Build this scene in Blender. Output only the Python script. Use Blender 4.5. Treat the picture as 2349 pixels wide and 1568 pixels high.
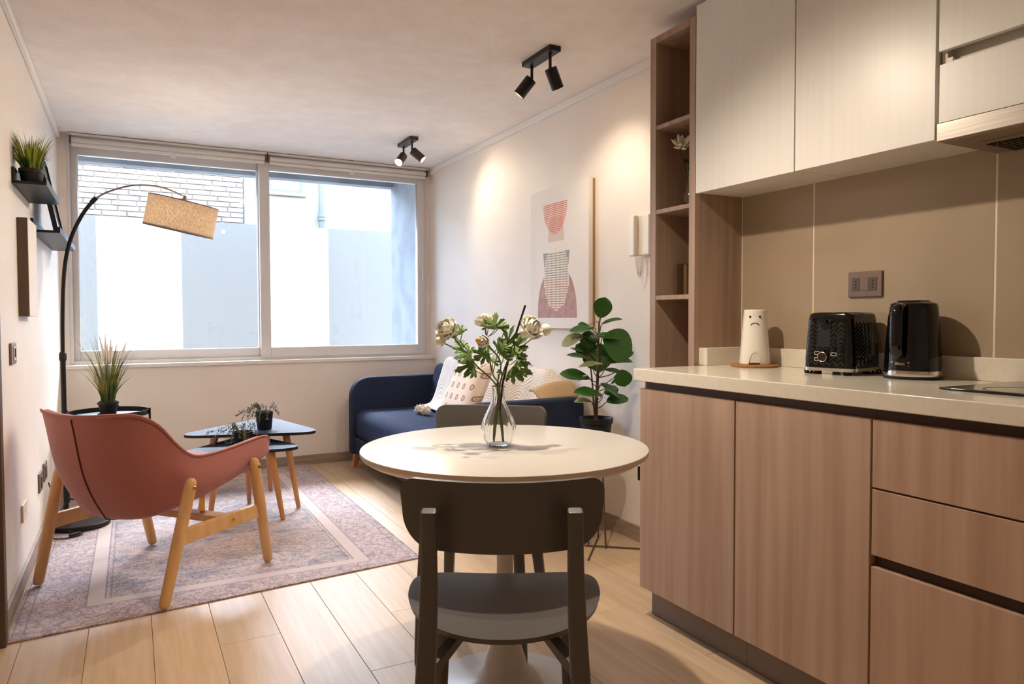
import bpy, bmesh, math, random
import numpy as np
from mathutils import Vector, Matrix, Euler
random.seed(7)
for o in list(bpy.data.objects): bpy.data.objects.remove(o)
scene = bpy.context.scene
COL = scene.collection
PI = math.pi

# ------------------------------------------------------------------ camera
FPX, W, HGT = 1647.2, 2349, 1568
YAW, PITCH, ROLL, CAMZ = 0.486312, 0.0321917, 0.0029394, 1.10
_f = Vector((math.sin(YAW)*math.cos(PITCH), math.cos(YAW)*math.cos(PITCH), -math.sin(PITCH)))
_r = Vector((math.cos(YAW), -math.sin(YAW), 0)); _d = _f.cross(_r)
_R = math.cos(ROLL)*_r + math.sin(ROLL)*_d; _D = -math.sin(ROLL)*_r + math.cos(ROLL)*_d
cam_d = bpy.data.cameras.new('camera'); cam = bpy.data.objects.new('camera', cam_d); COL.objects.link(cam)
cam_d.sensor_width = 36.0; cam_d.sensor_fit = 'HORIZONTAL'; cam_d.lens = 36.0*FPX/W; cam_d.clip_start = 0.02
m3 = Matrix((_R, -_D, -_f)).transposed()
cam.matrix_world = Matrix.Translation((0, 0, CAMZ)) @ m3.to_4x4()
scene.camera = cam
scene.cycles.max_bounces = 9; scene.cycles.diffuse_bounces = 6; scene.cycles.glossy_bounces = 4; scene.cycles.transmission_bounces = 9; scene.cycles.transparent_max_bounces = 12
def at(px, py, depth):
    "world point seen at photo pixel (px, py) at the given distance along the view axis"
    return Vector((0, 0, CAMZ)) + depth*(_f + _R*((px-W/2)/FPX) + _D*((py-HGT/2)/FPX))
FW = Vector((math.sin(YAW), math.cos(YAW), 0)); RT = Vector((math.cos(YAW), -math.sin(YAW), 0))

# ------------------------------------------------------------------ world, sun, exposure
scene.view_settings.view_transform = 'Standard'; scene.view_settings.look = 'None'
scene.view_settings.gamma = 1.0; scene.view_settings.use_curve_mapping = False
scene.view_settings.exposure = 2.6
world = bpy.data.worlds.new('sky'); scene.world = world; world.use_nodes = True
wn = world.node_tree.nodes; wl = world.node_tree.links
bg = wn['Background']; sky = wn.new('ShaderNodeTexSky'); sky.sky_type = 'NISHITA'; sky.sun_disc = False
sky.sun_elevation = math.radians(52); sky.sun_rotation = math.radians(22); sky.air_density = 1.0; sky.dust_density = 1.6; sky.ozone_density = 1.0
hz_ = wn.new('ShaderNodeHueSaturation'); hz_.inputs['Saturation'].default_value = .88   # thin haze
wl.new(sky.outputs['Color'], hz_.inputs['Color']); wl.new(hz_.outputs['Color'], bg.inputs['Color']); bg.inputs['Strength'].default_value = 1.0
sun_d = bpy.data.lights.new('sun', 'SUN'); sun_d.energy = 2.6; sun_d.angle = math.radians(28); sun_d.color = (0.74, 0.86, 1.0)
sun = bpy.data.objects.new('sun', sun_d); COL.objects.link(sun); sun.location = (3, 14, 10)
sun.rotation_euler = Vector((math.sin(math.radians(22))*math.cos(math.radians(45)), math.cos(math.radians(22))*math.cos(math.radians(45)), math.sin(math.radians(45)))).to_track_quat('Z', 'Y').to_euler()   # bright hazy sky beyond the courtyard
# ray-guiding portal over the window opening (emits nothing itself)
por_d = bpy.data.lights.new('window_portal', 'AREA'); por_d.shape = 'RECTANGLE'; por_d.size = 2.5; por_d.size_y = 1.5
por = bpy.data.objects.new('window_portal', por_d); COL.objects.link(por); por.location = (0.9, 5.76, 1.55); por.rotation_euler = (math.radians(-90), 0, 0)
por_d.cycles.is_portal = True

# ------------------------------------------------------------------ materials
def lin(c):
    return tuple(((v/255)/12.92 if v/255 <= 0.04045 else ((v/255+0.055)/1.055)**2.4) for v in c)
MATS = {}
def mat(name, rgb, rough=0.5, metal=0.0, rgb2=None, scale=(4, 4, 4), detail=3, lo=0.35, hi=0.65, bump=0, bscale=None, spec=0.5,
        trans=0.0, ior=1.45, coat=0.0, emit=None, estr=0, sheen=0.0, dist=0.0, rand=0.0, coord='Object', bdist=0.002, sss=0):
    m = bpy.data.materials.new(name); m.use_nodes = True; MATS[name] = m
    nt = m.node_tree; N = nt.nodes; L = nt.links; b = N['Principled BSDF']
    c1 = lin(rgb)+(1,)
    b.inputs['Base Color'].default_value = c1; b.inputs['Roughness'].default_value = rough; b.inputs['Metallic'].default_value = metal
    b.inputs['Specular IOR Level'].default_value = spec; b.inputs['IOR'].default_value = ior
    b.inputs['Transmission Weight'].default_value = trans; b.inputs['Coat Weight'].default_value = coat
    b.inputs['Coat Roughness'].default_value = 0.12; b.inputs['Sheen Weight'].default_value = sheen
    if sss: b.inputs['Subsurface Weight'].default_value = sss; b.inputs['Subsurface Radius'].default_value = (.02, .015, .01)
    if emit: b.inputs['Emission Color'].default_value = lin(emit)+(1,); b.inputs['Emission Strength'].default_value = estr
    tc = N.new('ShaderNodeTexCoord'); vec = tc.outputs[coord]
    oi = None
    if rand or rgb2:
        oi = N.new('ShaderNodeObjectInfo'); ad = N.new('ShaderNodeVectorMath'); ad.operation = 'ADD'
        mu = N.new('ShaderNodeMath'); mu.operation = 'MULTIPLY'; mu.inputs[1].default_value = 37.0
        L.new(oi.outputs['Random'], mu.inputs[0]); L.new(vec, ad.inputs[0]); L.new(mu.outputs[0], ad.inputs[1]); vec = ad.outputs[0]
    if rgb2:
        mp = N.new('ShaderNodeMapping'); mp.inputs['Scale'].default_value = scale; L.new(vec, mp.inputs['Vector'])
        nz = N.new('ShaderNodeTexNoise'); nz.inputs['Scale'].default_value = 1; nz.inputs['Detail'].default_value = detail; nz.inputs['Distortion'].default_value = dist
        L.new(mp.outputs[0], nz.inputs['Vector'])
        rp = N.new('ShaderNodeValToRGB'); rp.color_ramp.elements[0].position = lo; rp.color_ramp.elements[1].position = hi
        rp.color_ramp.elements[0].color = c1; rp.color_ramp.elements[1].color = lin(rgb2)+(1,)
        L.new(nz.outputs['Fac'], rp.inputs['Fac']); out = rp.outputs['Color']
        if rand:
            hs = N.new('ShaderNodeHueSaturation'); mr = N.new('ShaderNodeMapRange')
            mr.inputs['To Min'].default_value = 1-rand; mr.inputs['To Max'].default_value = 1+rand
            L.new(oi.outputs['Random'], mr.inputs['Value']); L.new(mr.outputs[0], hs.inputs['Value']); L.new(out, hs.inputs['Color']); out = hs.outputs['Color']
        L.new(out, b.inputs['Base Color'])
    if bump:
        n2 = N.new('ShaderNodeTexNoise'); n2.inputs['Scale'].default_value = 1; n2.inputs['Detail'].default_value = 4
        mp2 = N.new('ShaderNodeMapping'); mp2.inputs['Scale'].default_value = bscale or scale; L.new(vec, mp2.inputs['Vector']); L.new(mp2.outputs[0], n2.inputs['Vector'])
        bp = N.new('ShaderNodeBump'); bp.inputs['Strength'].default_value = bump; bp.inputs['Distance'].default_value = bdist
        L.new(n2.outputs['Fac'], bp.inputs['Height']); L.new(bp.outputs[0], b.inputs['Normal'])
    return m
def nodes_of(m): return m.node_tree.nodes, m.node_tree.links, m.node_tree.nodes['Principled BSDF']

WALL = mat('wall_paint', (242, 233, 223), .6, rgb2=(239, 229, 218), scale=(3, 3, 3), bump=.15, bscale=(180, 180, 180), bdist=.001)
CEIL = mat('ceiling_stucco', (240, 233, 226), .85, rgb2=(234, 226, 218), scale=(9, 9, 9), bump=.55, bscale=(95, 95, 95), bdist=.004)
TRIM = mat('white_trim', (238, 234, 228), .45)
PLANK = mat('oak_laminate', (206, 180, 150), .37, spec=.34, rgb2=(190, 161, 128), scale=(28, 1.6, 1), detail=6, lo=.3, hi=.7, bump=.12, bscale=(60, 3, 1), bdist=.0015, dist=1.2, rand=.07)
SUB = mat('subfloor', (92, 72, 54), .8)
BASEB = mat('taupe_wood_baseboard', (166, 148, 132), .5, rgb2=(146, 126, 110), scale=(6, 6, 60), detail=5)
FRAME = mat('white_pvc', (226, 222, 219), .35)
BLIND = mat('white_blind', (224, 220, 214), .5)
BLINDH = mat('grey_blind_hardware', (92, 86, 82), .5)
CAB = mat('taupe_wood_laminate', (192, 164, 144), .42, rgb2=(172, 141, 119), scale=(26, 26, 1.2), detail=6, lo=.32, hi=.68, bump=.18, bscale=(240, 240, 5), bdist=.0008, rand=.04)
SHELFW = mat('grey_oak_laminate', (172, 146, 126), .45, rgb2=(148, 121, 102), scale=(26, 26, 1.3), detail=6, lo=.32, hi=.68, bump=.15, bscale=(240, 240, 5), bdist=.0008)
CHAN = mat('dark_bronze_channel', (70, 52, 43), .4, metal=.3)
PLINTH = mat('grey_plinth', (126, 114, 106), .38, metal=.25)
WCAB = mat('white_woodgrain_door', (226, 224, 219), .35, rgb2=(223, 220, 214), scale=(70, 70, 1.5), detail=4, bump=.12, bscale=(180, 180, 4), bdist=.0006)
WSIDE = mat('white_melamine', (222, 214, 203), .45)
STONE = mat('cream_quartz', (226, 219, 204), .16, rgb2=(222, 214, 198), scale=(60, 60, 60), spec=.5)
TILE = mat('beige_gloss_tile', (168, 150, 128), .1, rgb2=(162, 143, 121), scale=(2, 2, 2), spec=.45)
GROUT = mat('cream_grout', (222, 205, 182), .7)
STEEL = mat('brushed_steel', (196, 190, 182), .28, metal=1.0, rgb2=(180, 172, 163), scale=(2, 2, 120), bump=.05)
STEELD = mat('hood_underside', (150, 132, 112), .45, metal=.6)
BGLASS = mat('black_glass', (14, 12, 12), .05, spec=.6)
GLOSSB = mat('gloss_black_plastic', (9, 9, 10), .08, spec=.6)
BLACK = mat('matt_black', (24, 22, 23), .5)
BLACKM = mat('black_metal', (26, 24, 25), .42, metal=.2)
SLATE = mat('slate_blue_black', (36, 44, 66), .5, spec=.12)
CHROME = mat('chrome', (215, 210, 204), .1, metal=1.0)
GREY = mat('grey_brown_plastic', (90, 86, 83), .38, bump=.05, bscale=(300, 300, 300))
TWHITE = mat('table_white_lacquer', (202, 198, 192), .28, spec=.2)
TEDGE = mat('table_edge', (226, 208, 190), .4)
PINK = mat('dusty_pink_fabric', (182, 114, 106), .85, rgb2=(170, 103, 96), scale=(260, 260, 260), bump=.25, bscale=(700, 700, 700), sheen=.35)
PINKD = mat('pink_seam', (88, 40, 38), .9)
BEECH = mat('beech_wood', (222, 178, 122), .45, rgb2=(206, 158, 102), scale=(20, 20, 3), detail=5)
BEECH2 = mat('oak_leg_wood', (206, 148, 96), .45, rgb2=(186, 124, 74), scale=(24, 24, 3), detail=5)
BRASS = mat('brass', (224, 178, 92), .2, metal=1.0)
NAVY = mat('navy_fabric', (50, 58, 80), .9, rgb2=(41, 48, 68), scale=(240, 240, 240), bump=.3, bscale=(600, 600, 600), spec=.15)
TASSEL = mat('cream_yarn', (228, 214, 196), .9, bump=.8, bscale=(200, 200, 200))
TAN = mat('tan_woven', (200, 170, 130), .9, rgb2=(186, 154, 114), scale=(200, 200, 200), bump=.4)
SHADE_IN = mat('shade_trim', (118, 106, 96), .7)
POT = mat('black_pot', (22, 22, 25), .55)
SOIL = mat('soil', (46, 36, 28), .95)
STEM = mat('brown_stem', (112, 92, 70), .7, rgb2=(84, 68, 50), scale=(40, 40, 40))
GSTEM = mat('green_stem', (112, 122, 62), .6, rgb2=(86, 92, 46), scale=(60, 60, 60))
LEAF = mat('rubber_leaf', (52, 104, 30), .32, rgb2=(34, 78, 24), scale=(30, 30, 30), rand=.18, spec=.5)
LEAFB = mat('leaf_underside', (150, 150, 108), .6, rgb2=(110, 122, 78), scale=(40, 40, 40))
FLEAF = mat('foliage_leaf', (126, 156, 84), .5, rgb2=(92, 126, 60), scale=(40, 40, 40), rand=.15)
PETAL = mat('cream_petal', (252, 249, 241), .6, rgb2=(251, 244, 228), scale=(50, 50, 50), sss=.15)
PETALC = mat('yellow_centre', (226, 186, 92), .7)
WPETAL = mat('white_petal', (246, 244, 238), .6)
GRASS = mat('green_grass', (72, 100, 34), .5, rgb2=(176, 184, 60), scale=(14, 14, 14), lo=.42, hi=.7)
GRASS2 = mat('olive_grass', (74, 92, 40), .55, rgb2=(176, 156, 66), scale=(12, 12, 12), lo=.45, hi=.72)
PLUME = mat('pale_plume', (236, 216, 204), .8)
SUCC = mat('grey_green_succulent', (112, 112, 76), .6, rgb2=(82, 88, 58), scale=(60, 60, 60))
GOLD = mat('gold_tray', (226, 176, 96), .35, metal=.6)
CERAM = mat('white_ceramic', (234, 229, 219), .3)
CORK = mat('cork', (176, 128, 78), .85, rgb2=(150, 104, 60), scale=(160, 160, 160), bump=.5)
PLATE = mat('taupe_switch_plate', (122, 104, 94), .4, metal=.15)
PLATED = mat('taupe_plate_dark', (88, 74, 66), .5)
IVORY = mat('ivory_plate', (232, 222, 200), .45)
PHONE = mat('white_intercom', (240, 234, 224), .4)
CANVAS = mat('white_canvas', (240, 233, 226), .8)
PRED = mat('print_red', (222, 128, 112), .8); PBEI = mat('print_beige', (224, 202, 188), .8); PGREY = mat('print_grey', (170, 164, 166), .8)
PMAUV = mat('print_mauve', (196, 160, 152), .8, rgb2=(180, 142, 136), scale=(20, 20, 20)); PCREAM = mat('print_cream', (250, 244, 226), .8)
PTAN = mat('print_tan', (224, 140, 120), .8)
DARKW = mat('dark_wood_casing', (96, 76, 62), .5, rgb2=(76, 60, 48), scale=(30, 30, 2))
SWHITE = mat('white_render_lit_soffit', (182, 180, 176), .9); SGREY = mat('grey_render', (98, 93, 87), .9, bump=.3, bscale=(60, 60, 60))  # plain white and grey of the panels; on the soffit the white paints in light
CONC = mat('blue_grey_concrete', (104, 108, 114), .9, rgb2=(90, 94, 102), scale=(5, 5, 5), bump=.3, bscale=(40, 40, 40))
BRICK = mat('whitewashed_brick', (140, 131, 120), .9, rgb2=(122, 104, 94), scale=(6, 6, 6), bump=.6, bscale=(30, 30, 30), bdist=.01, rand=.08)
MORT = mat('brick_mortar', (122, 110, 101), .95)  # the mortar's own colour, seen in the joints
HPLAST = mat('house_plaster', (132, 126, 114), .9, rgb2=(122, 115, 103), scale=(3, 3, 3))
PIPE = mat('grey_pipe', (84, 80, 76), .6)
YARD = mat('yard_paving', (176, 172, 166), .9)
CARD = mat('kraft_card', (116, 92, 58), .8); CARD2 = mat('kraft_card_dark', (92, 72, 46), .8)
MIRR = mat('grey_picture_glass', (176, 182, 190), .08, spec=.7)
WIRE = mat('bronze_wire', (104, 92, 80), .4, metal=.6)
CORD = mat('black_cord', (20, 20, 22), .5)
HEADW = mat('brown_lamp_metal', (74, 56, 46), .45, metal=.4)
BULB = mat('lit_lamp_face', (255, 236, 200), .5, emit=(255, 226, 178), estr=14)
BULBOFF = mat('lit_lamp_face_far', (255, 236, 200), .5, emit=(255, 226, 178), estr=14)
# clear glass vase
VGL = mat('clear_glass', (255, 255, 255), .0, trans=1.0, ior=1.45)
# window panes: thin sheet that passes light and mirrors a little
PANE = bpy.data.materials.new('window_glass'); PANE.use_nodes = True
_n, _l = PANE.node_tree.nodes, PANE.node_tree.links; _n.remove(_n['Principled BSDF'])
_t = _n.new('ShaderNodeBsdfTransparent'); _g = _n.new('ShaderNodeBsdfGlossy'); _g.inputs['Roughness'].default_value = .01
_fr = _n.new('ShaderNodeFresnel'); _fr.inputs['IOR'].default_value = 1.3; _mx = _n.new('ShaderNodeMixShader')
_t.inputs['Color'].default_value = (.96, .98, .98, 1)
_l.new(_fr.outputs[0], _mx.inputs[0]); _l.new(_t.outputs[0], _mx.inputs[1]); _l.new(_g.outputs[0], _mx.inputs[2]); _l.new(_mx.outputs[0], _n['Material Output'].inputs[0])
# linen lampshade: diffuse + translucent with a fine weave
SHADE = bpy.data.materials.new('linen_shade'); SHADE.use_nodes = True
_n, _l = SHADE.node_tree.nodes, SHADE.node_tree.links; _n.remove(_n['Principled BSDF'])
_df = _n.new('ShaderNodeBsdfDiffuse'); _tr = _n.new('ShaderNodeBsdfTranslucent'); _mx = _n.new('ShaderNodeMixShader'); _mx.inputs[0].default_value = .42
_tc = _n.new('ShaderNodeTexCoord'); _mp = _n.new('ShaderNodeMapping'); _mp.inputs['Scale'].default_value = (320, 320, 70); _nz = _n.new('ShaderNodeTexNoise'); _nz.inputs['Scale'].default_value = 1
_rp = _n.new('ShaderNodeValToRGB'); _rp.color_ramp.elements[0].color = lin((128, 114, 102))+(1,); _rp.color_ramp.elements[1].color = lin((168, 152, 138))+(1,)
_rp.color_ramp.elements[0].position = .35; _rp.color_ramp.elements[1].position = .65
_l.new(_tc.outputs['Object'], _mp.inputs[0]); _l.new(_mp.outputs[0], _nz.inputs['Vector']); _l.new(_nz.outputs['Fac'], _rp.inputs[0])
_l.new(_rp.outputs[0], _df.inputs[0]); _l.new(_rp.outputs[0], _tr.inputs[0]); _l.new(_df.outputs[0], _mx.inputs[1]); _l.new(_tr.outputs[0], _mx.inputs[2]); _l.new(_mx.outputs[0], _n['Material Output'].inputs[0])

def math_node(N, L, op, a, b=None, c=None):
    n = N.new('ShaderNodeMath'); n.operation = op
    for i, v in enumerate((a, b, c)):
        if v is None: continue
        if isinstance(v, (int, float)): n.inputs[i].default_value = v
        else: L.new(v, n.inputs[i])
    return n.outputs[0]
def mixc(N, L, fac, a, b):
    n = N.new('ShaderNodeMix'); n.data_type = 'RGBA'
    if isinstance(fac, (int, float)): n.inputs[0].default_value = fac
    else: L.new(fac, n.inputs[0])
    for i, v in ((6, a), (7, b)):
        if isinstance(v, tuple): n.inputs[i].default_value = lin(v)+(1,)
        else: L.new(v, n.inputs[i])
    return n.outputs[2]
# rug: faded oriental pattern, borders measured in metres from the edge
RUG = mat('faded_oriental_rug', (200, 178, 170), .95, sheen=.2)
N, L, B = nodes_of(RUG)
tc = N.new('ShaderNodeTexCoord'); sp = N.new('ShaderNodeSeparateXYZ'); L.new(tc.outputs['Generated'], sp.inputs[0])
gx, gy = sp.outputs[0], sp.outputs[1]
ex = math_node(N, L, 'MULTIPLY', math_node(N, L, 'MINIMUM', gx, math_node(N, L, 'SUBTRACT', 1, gx)), 1.56)
ey = math_node(N, L, 'MULTIPLY', math_node(N, L, 'MINIMUM', gy, math_node(N, L, 'SUBTRACT', 1, gy)), 2.55)
ed = math_node(N, L, 'MINIMUM', ex, ey)
def ramp(fac, stops):
    r = N.new('ShaderNodeValToRGB'); r.color_ramp.interpolation = 'LINEAR'
    while len(r.color_ramp.elements) < len(stops): r.color_ramp.elements.new(.5)
    for e, (p, c) in zip(r.color_ramp.elements, stops): e.position = p; e.color = (lin(c)+(1,)) if isinstance(c, tuple) else (c, c, c, 1)
    L.new(fac, r.inputs[0]); return r.outputs[0]
def noise(scale, detail=4, dist=0.0, obj='Object'):
    mp = N.new('ShaderNodeMapping'); mp.inputs['Scale'].default_value = scale; L.new(tc.outputs[obj], mp.inputs[0])
    n = N.new('ShaderNodeTexNoise'); n.inputs['Scale'].default_value = 1; n.inputs['Detail'].default_value = detail; n.inputs['Distortion'].default_value = dist
    L.new(mp.outputs[0], n.inputs['Vector']); return n.outputs['Fac']
big = noise((3.0, 5.0, 1), 4, 1.8); med = noise((13, 21, 1), 2.5, 3.2); med2 = noise((9, 15, 1), 2, 3.5); fine = noise((110, 160, 1), 4, 1.0)
field = ramp(big, [(.32, (98, 102, 122)), (.44, (160, 146, 150)), (.53, (190, 162, 152)), (.62, (160, 146, 150)), (.72, (112, 112, 130))])
lines = ramp(med, [(.42, 0.0), (.475, .9), (.50, .9), (.555, 0.0)]); lines2 = ramp(med2, [(.44, 0.0), (.485, .8), (.50, .8), (.545, 0.0)])
field = mixc(N, L, math_node(N, L, 'MULTIPLY', lines, .85), field, (62, 60, 80))
field = mixc(N, L, math_node(N, L, 'MULTIPLY', lines2, .5), field, (216, 196, 186))
bord = ramp(noise((8, 8, 1), 4, 2.0), [(.35, (160, 144, 152)), (.5, (196, 176, 174)), (.65, (170, 150, 154))])
bl1 = ramp(noise((15, 15, 1), 2, 3.4), [(.44, 0.0), (.475, 1.0), (.50, 1.0), (.535, 0.0)])
vor = N.new('ShaderNodeTexVoronoi'); vor.feature = 'DISTANCE_TO_EDGE'; vor.inputs['Scale'].default_value = 20
nzc = N.new('ShaderNodeTexNoise'); nzc.inputs['Scale'].default_value = 24; L.new(tc.outputs['Object'], nzc.inputs['Vector'])
vm = N.new('ShaderNodeVectorMath'); vm.operation = 'MULTIPLY_ADD'; vm.inputs[1].default_value = (.05, .05, 0); L.new(nzc.outputs['Color'], vm.inputs[0]); L.new(tc.outputs['Object'], vm.inputs[2]); L.new(vm.outputs[0], vor.inputs['Vector'])
vl = ramp(vor.outputs['Distance'], [(.0, 1.0), (.03, .9), (.07, .0)])
bord = mixc(N, L, math_node(N, L, 'MULTIPLY', math_node(N, L, 'MULTIPLY', vl, ramp(fine, [(.38, 0.0), (.55, 1.0)])), .7), bord, (112, 70, 86))
bord = mixc(N, L, math_node(N, L, 'MULTIPLY', bl1, .75), bord, (86, 70, 90))
def band(a, b): return math_node(N, L, 'MULTIPLY', math_node(N, L, 'GREATER_THAN', ed, a), math_node(N, L, 'LESS_THAN', ed, b))
col = mixc(N, L, math_node(N, L, 'GREATER_THAN', ed, .30), bord, field)
col = mixc(N, L, band(.225, .285), col, (190, 173, 168))
for a, b in ((.222, .228), (.285, .291), (.305, .31), (.045, .05), (.012, .017)): col = mixc(N, L, math_node(N, L, 'MULTIPLY', band(a, b), .7), col, (96, 84, 96))
col = mixc(N, L, band(.0, .006), col, (168, 128, 84))
wear = ramp(fine, [(.3, 0.0), (.7, .2)])
col = mixc(N, L, wear, col, (212, 202, 202)); L.new(col, B.inputs['Base Color'])
bp = N.new('ShaderNodeBump'); bp.inputs['Strength'].default_value = .3; bp.inputs['Distance'].default_value = .003; L.new(noise((400, 400, 1), 2), bp.inputs['Height']); L.new(bp.outputs[0], B.inputs['Normal'])
# throw with stitched rings
THROW = mat('cream_throw', (236, 224, 208), .95, sheen=.3)
N, L, B = nodes_of(THROW); tc = N.new('ShaderNodeTexCoord')
vo = N.new('ShaderNodeTexVoronoi'); vo.inputs['Scale'].default_value = 3.4; vo.inputs['Randomness'].default_value = .8
mpv = N.new('ShaderNodeMapping'); mpv.inputs['Scale'].default_value = (.6, 1, 1); L.new(tc.outputs['Object'], mpv.inputs[0]); L.new(mpv.outputs[0], vo.inputs['Vector'])
si = math_node(N, L, 'SINE', math_node(N, L, 'MULTIPLY', vo.outputs['Distance'], 120.0))
bp = N.new('ShaderNodeBump'); bp.inputs['Strength'].default_value = .35; bp.inputs['Distance'].default_value = .004; L.new(si, bp.inputs['Height']); L.new(bp.outputs[0], B.inputs['Normal'])
L.new(mixc(N, L, math_node(N, L, 'GREATER_THAN', si, .75), (238, 228, 213), (231, 218, 202)), B.inputs['Base Color'])
# cushion print: staggered rows of small brown almond motifs
CUSH = mat('printed_cushion', (236, 218, 200), .9)
N, L, B = nodes_of(CUSH); tc = N.new('ShaderNodeTexCoord'); sp = N.new('ShaderNodeSeparateXYZ'); L.new(tc.outputs['Object'], sp.inputs[0])
u = math_node(N, L, 'MULTIPLY', sp.outputs[0], 12.0); v = math_node(N, L, 'MULTIPLY', sp.outputs[2], 15.0)
row = math_node(N, L, 'FLOOR', v); u2 = math_node(N, L, 'ADD', u, math_node(N, L, 'MULTIPLY', row, .5))
fu = math_node(N, L, 'SUBTRACT', math_node(N, L, 'FRACT', u2), .5); fv = math_node(N, L, 'SUBTRACT', math_node(N, L, 'FRACT', v), .5)
rr = math_node(N, L, 'SQRT', math_node(N, L, 'ADD', math_node(N, L, 'POWER', math_node(N, L, 'MULTIPLY', fu, 1.25), 2), math_node(N, L, 'POWER', fv, 2)))
ring = math_node(N, L, 'MULTIPLY', math_node(N, L, 'LESS_THAN', rr, .27), math_node(N, L, 'GREATER_THAN', rr, .13))
dot = math_node(N, L, 'LESS_THAN', rr, .07)
L.new(mixc(N, L, math_node(N, L, 'MULTIPLY', math_node(N, L, 'MAXIMUM', ring, dot), .8), (238, 220, 202), (146, 102, 84)), B.inputs['Base Color'])
# sofa seat: navy with fine pulled creases
# ------------------------------------------------------------------ mesh helpers
def wmat(o):
    m = o.matrix_basis.copy(); p = o.parent
    while p: m = p.matrix_basis @ m; p = p.parent
    return m
class MB:
    def __init__(s): s.v = []; s.f = []
    def add(s, vs, fs):
        b = len(s.v); s.v += [Vector(x) for x in vs]; s.f += [[i+b for i in f] for f in fs]; return s
    def box(s, x0, x1, y0, y1, z0, z1):
        return s.add([(x0,y0,z0),(x1,y0,z0),(x1,y1,z0),(x0,y1,z0),(x0,y0,z1),(x1,y0,z1),(x1,y1,z1),(x0,y1,z1)],
                     [(0,3,2,1),(4,5,6,7),(0,1,5,4),(1,2,6,5),(2,3,7,6),(3,0,4,7)])
    def tube(s, pts, r, n=10, caps=True, flat=None):
        pts = [Vector(p) for p in pts]; k = len(pts)
        rs = list(r) if isinstance(r, (list, tuple)) else [r]*k
        b = len(s.v); up = None
        for i, p in enumerate(pts):
            t = (pts[min(i+1,k-1)]-pts[max(i-1,0)]).normalized()
            if up is None:
                up = Vector((0,0,1)) if abs(t.z) < .9 else Vector((1,0,0))
            a = (up - t*up.dot(t)).normalized(); up = a; c = t.cross(a)
            for j in range(n):
                q = 2*PI*j/n; s.v.append(p + (a*math.cos(q) + c*math.sin(q)*(flat or 1))*rs[i])
        for i in range(k-1):
            for j in range(n):
                j2 = (j+1) % n; s.f.append([b+i*n+j, b+i*n+j2, b+(i+1)*n+j2, b+(i+1)*n+j])
        if caps: s.f.append([b+j for j in range(n)][::-1]); s.f.append([b+(k-1)*n+j for j in range(n)])
        return s
    def lathe(s, prof, n=32, c=(0,0,0), M=None, rib=None):
        b = len(s.v); k = len(prof); c = Vector(c)
        for (r, z) in prof:
            for j in range(n):
                q = 2*PI*j/n; rr = r*(1+(rib(q, z) if rib else 0)); p = Vector((rr*math.cos(q), rr*math.sin(q), z))
                s.v.append((M @ p if M else p) + c)
        for i in range(k-1):
            for j in range(n):
                j2 = (j+1) % n; s.f.append([b+i*n+j, b+i*n+j2, b+(i+1)*n+j2, b+(i+1)*n+j])
        if prof[0][0] > 1e-5: s.f.append([b+j for j in range(n)][::-1])
        if prof[-1][0] > 1e-5: s.f.append([b+(k-1)*n+j for j in range(n)])
        return s
    def prism(s, poly, a, b, axis='z'):
        n = len(poly)
        def P(p, t): return {'z': (p[0], p[1], t), 'y': (p[0], t, p[1]), 'x': (t, p[0], p[1])}[axis]
        vs = [P(p, a) for p in poly] + [P(p, b) for p in poly]
        return s.add(vs, [list(range(n))[::-1], [n+i for i in range(n)]] + [[i, (i+1)%n, n+(i+1)%n, n+i] for i in range(n)])
    def grid(s, fn, nu, nv, wrap=False):
        vs = [fn(i/(nu if wrap else nu-1), j/(nv-1)) for i in range(nu) for j in range(nv)]
        fs = []
        for i in range(nu if wrap else nu-1):
            for j in range(nv-1):
                a = i*nv+j; c = ((i+1) % nu)*nv+j; fs.append([a, c, c+1, a+1])
        return s.add(vs, fs)
    def ball(s, c, r, n=12, m=8):
        c = Vector(c); r = Vector(r) if not isinstance(r, (int, float)) else Vector((r, r, r))
        return s.grid(lambda u, v: c + Vector((r.x*math.cos(2*PI*u)*math.sin(PI*(.001+v*.998)), r.y*math.sin(2*PI*u)*math.sin(PI*(.001+v*.998)), -r.z*math.cos(PI*v))), n, m, True)
    def build(s, name, m, parent=None, local=False, smooth=False, bevel=0, seg=2, sub=0, solid=0, mesh_only=False):
        vs = s.v
        if parent is not None and not local:
            iv = wmat(parent).inverted(); vs = [iv @ v for v in vs]
        org = None
        if parent is None and not mesh_only:
            lo = Vector([min(v[i] for v in vs) for i in range(3)]); hi = Vector([max(v[i] for v in vs) for i in range(3)])
            org = Vector(((lo.x+hi.x)/2, (lo.y+hi.y)/2, lo.z)); vs = [v-org for v in vs]
        me = bpy.data.meshes.new(name); me.from_pydata([tuple(v) for v in vs], [], s.f)
        bm = bmesh.new(); bm.from_mesh(me); bmesh.ops.remove_doubles(bm, verts=bm.verts, dist=1e-6); bmesh.ops.recalc_face_normals(bm, faces=bm.faces); bm.to_mesh(me); bm.free()
        me.materials.append(m)
        if smooth or bevel: me.polygons.foreach_set('use_smooth', [True]*len(me.polygons))
        if mesh_only: return me
        o = bpy.data.objects.new(name, me); COL.objects.link(o)
        if org: o.location = org
        if parent is not None: o.parent = parent
        if solid: md = o.modifiers.new('solid', 'SOLIDIFY'); md.thickness = solid; md.offset = 0
        if bevel: md = o.modifiers.new('bevel', 'BEVEL'); md.width = bevel; md.segments = seg; md.limit_method = 'ANGLE'; md.angle_limit = math.radians(40); md.harden_normals = True
        if sub: md = o.modifiers.new('sub', 'SUBSURF'); md.levels = sub; md.render_levels = sub
        if smooth and not bevel and not sub:
            try: me.set_sharp_from_angle(angle=math.radians(42))
            except Exception: pass
        return o
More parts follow.
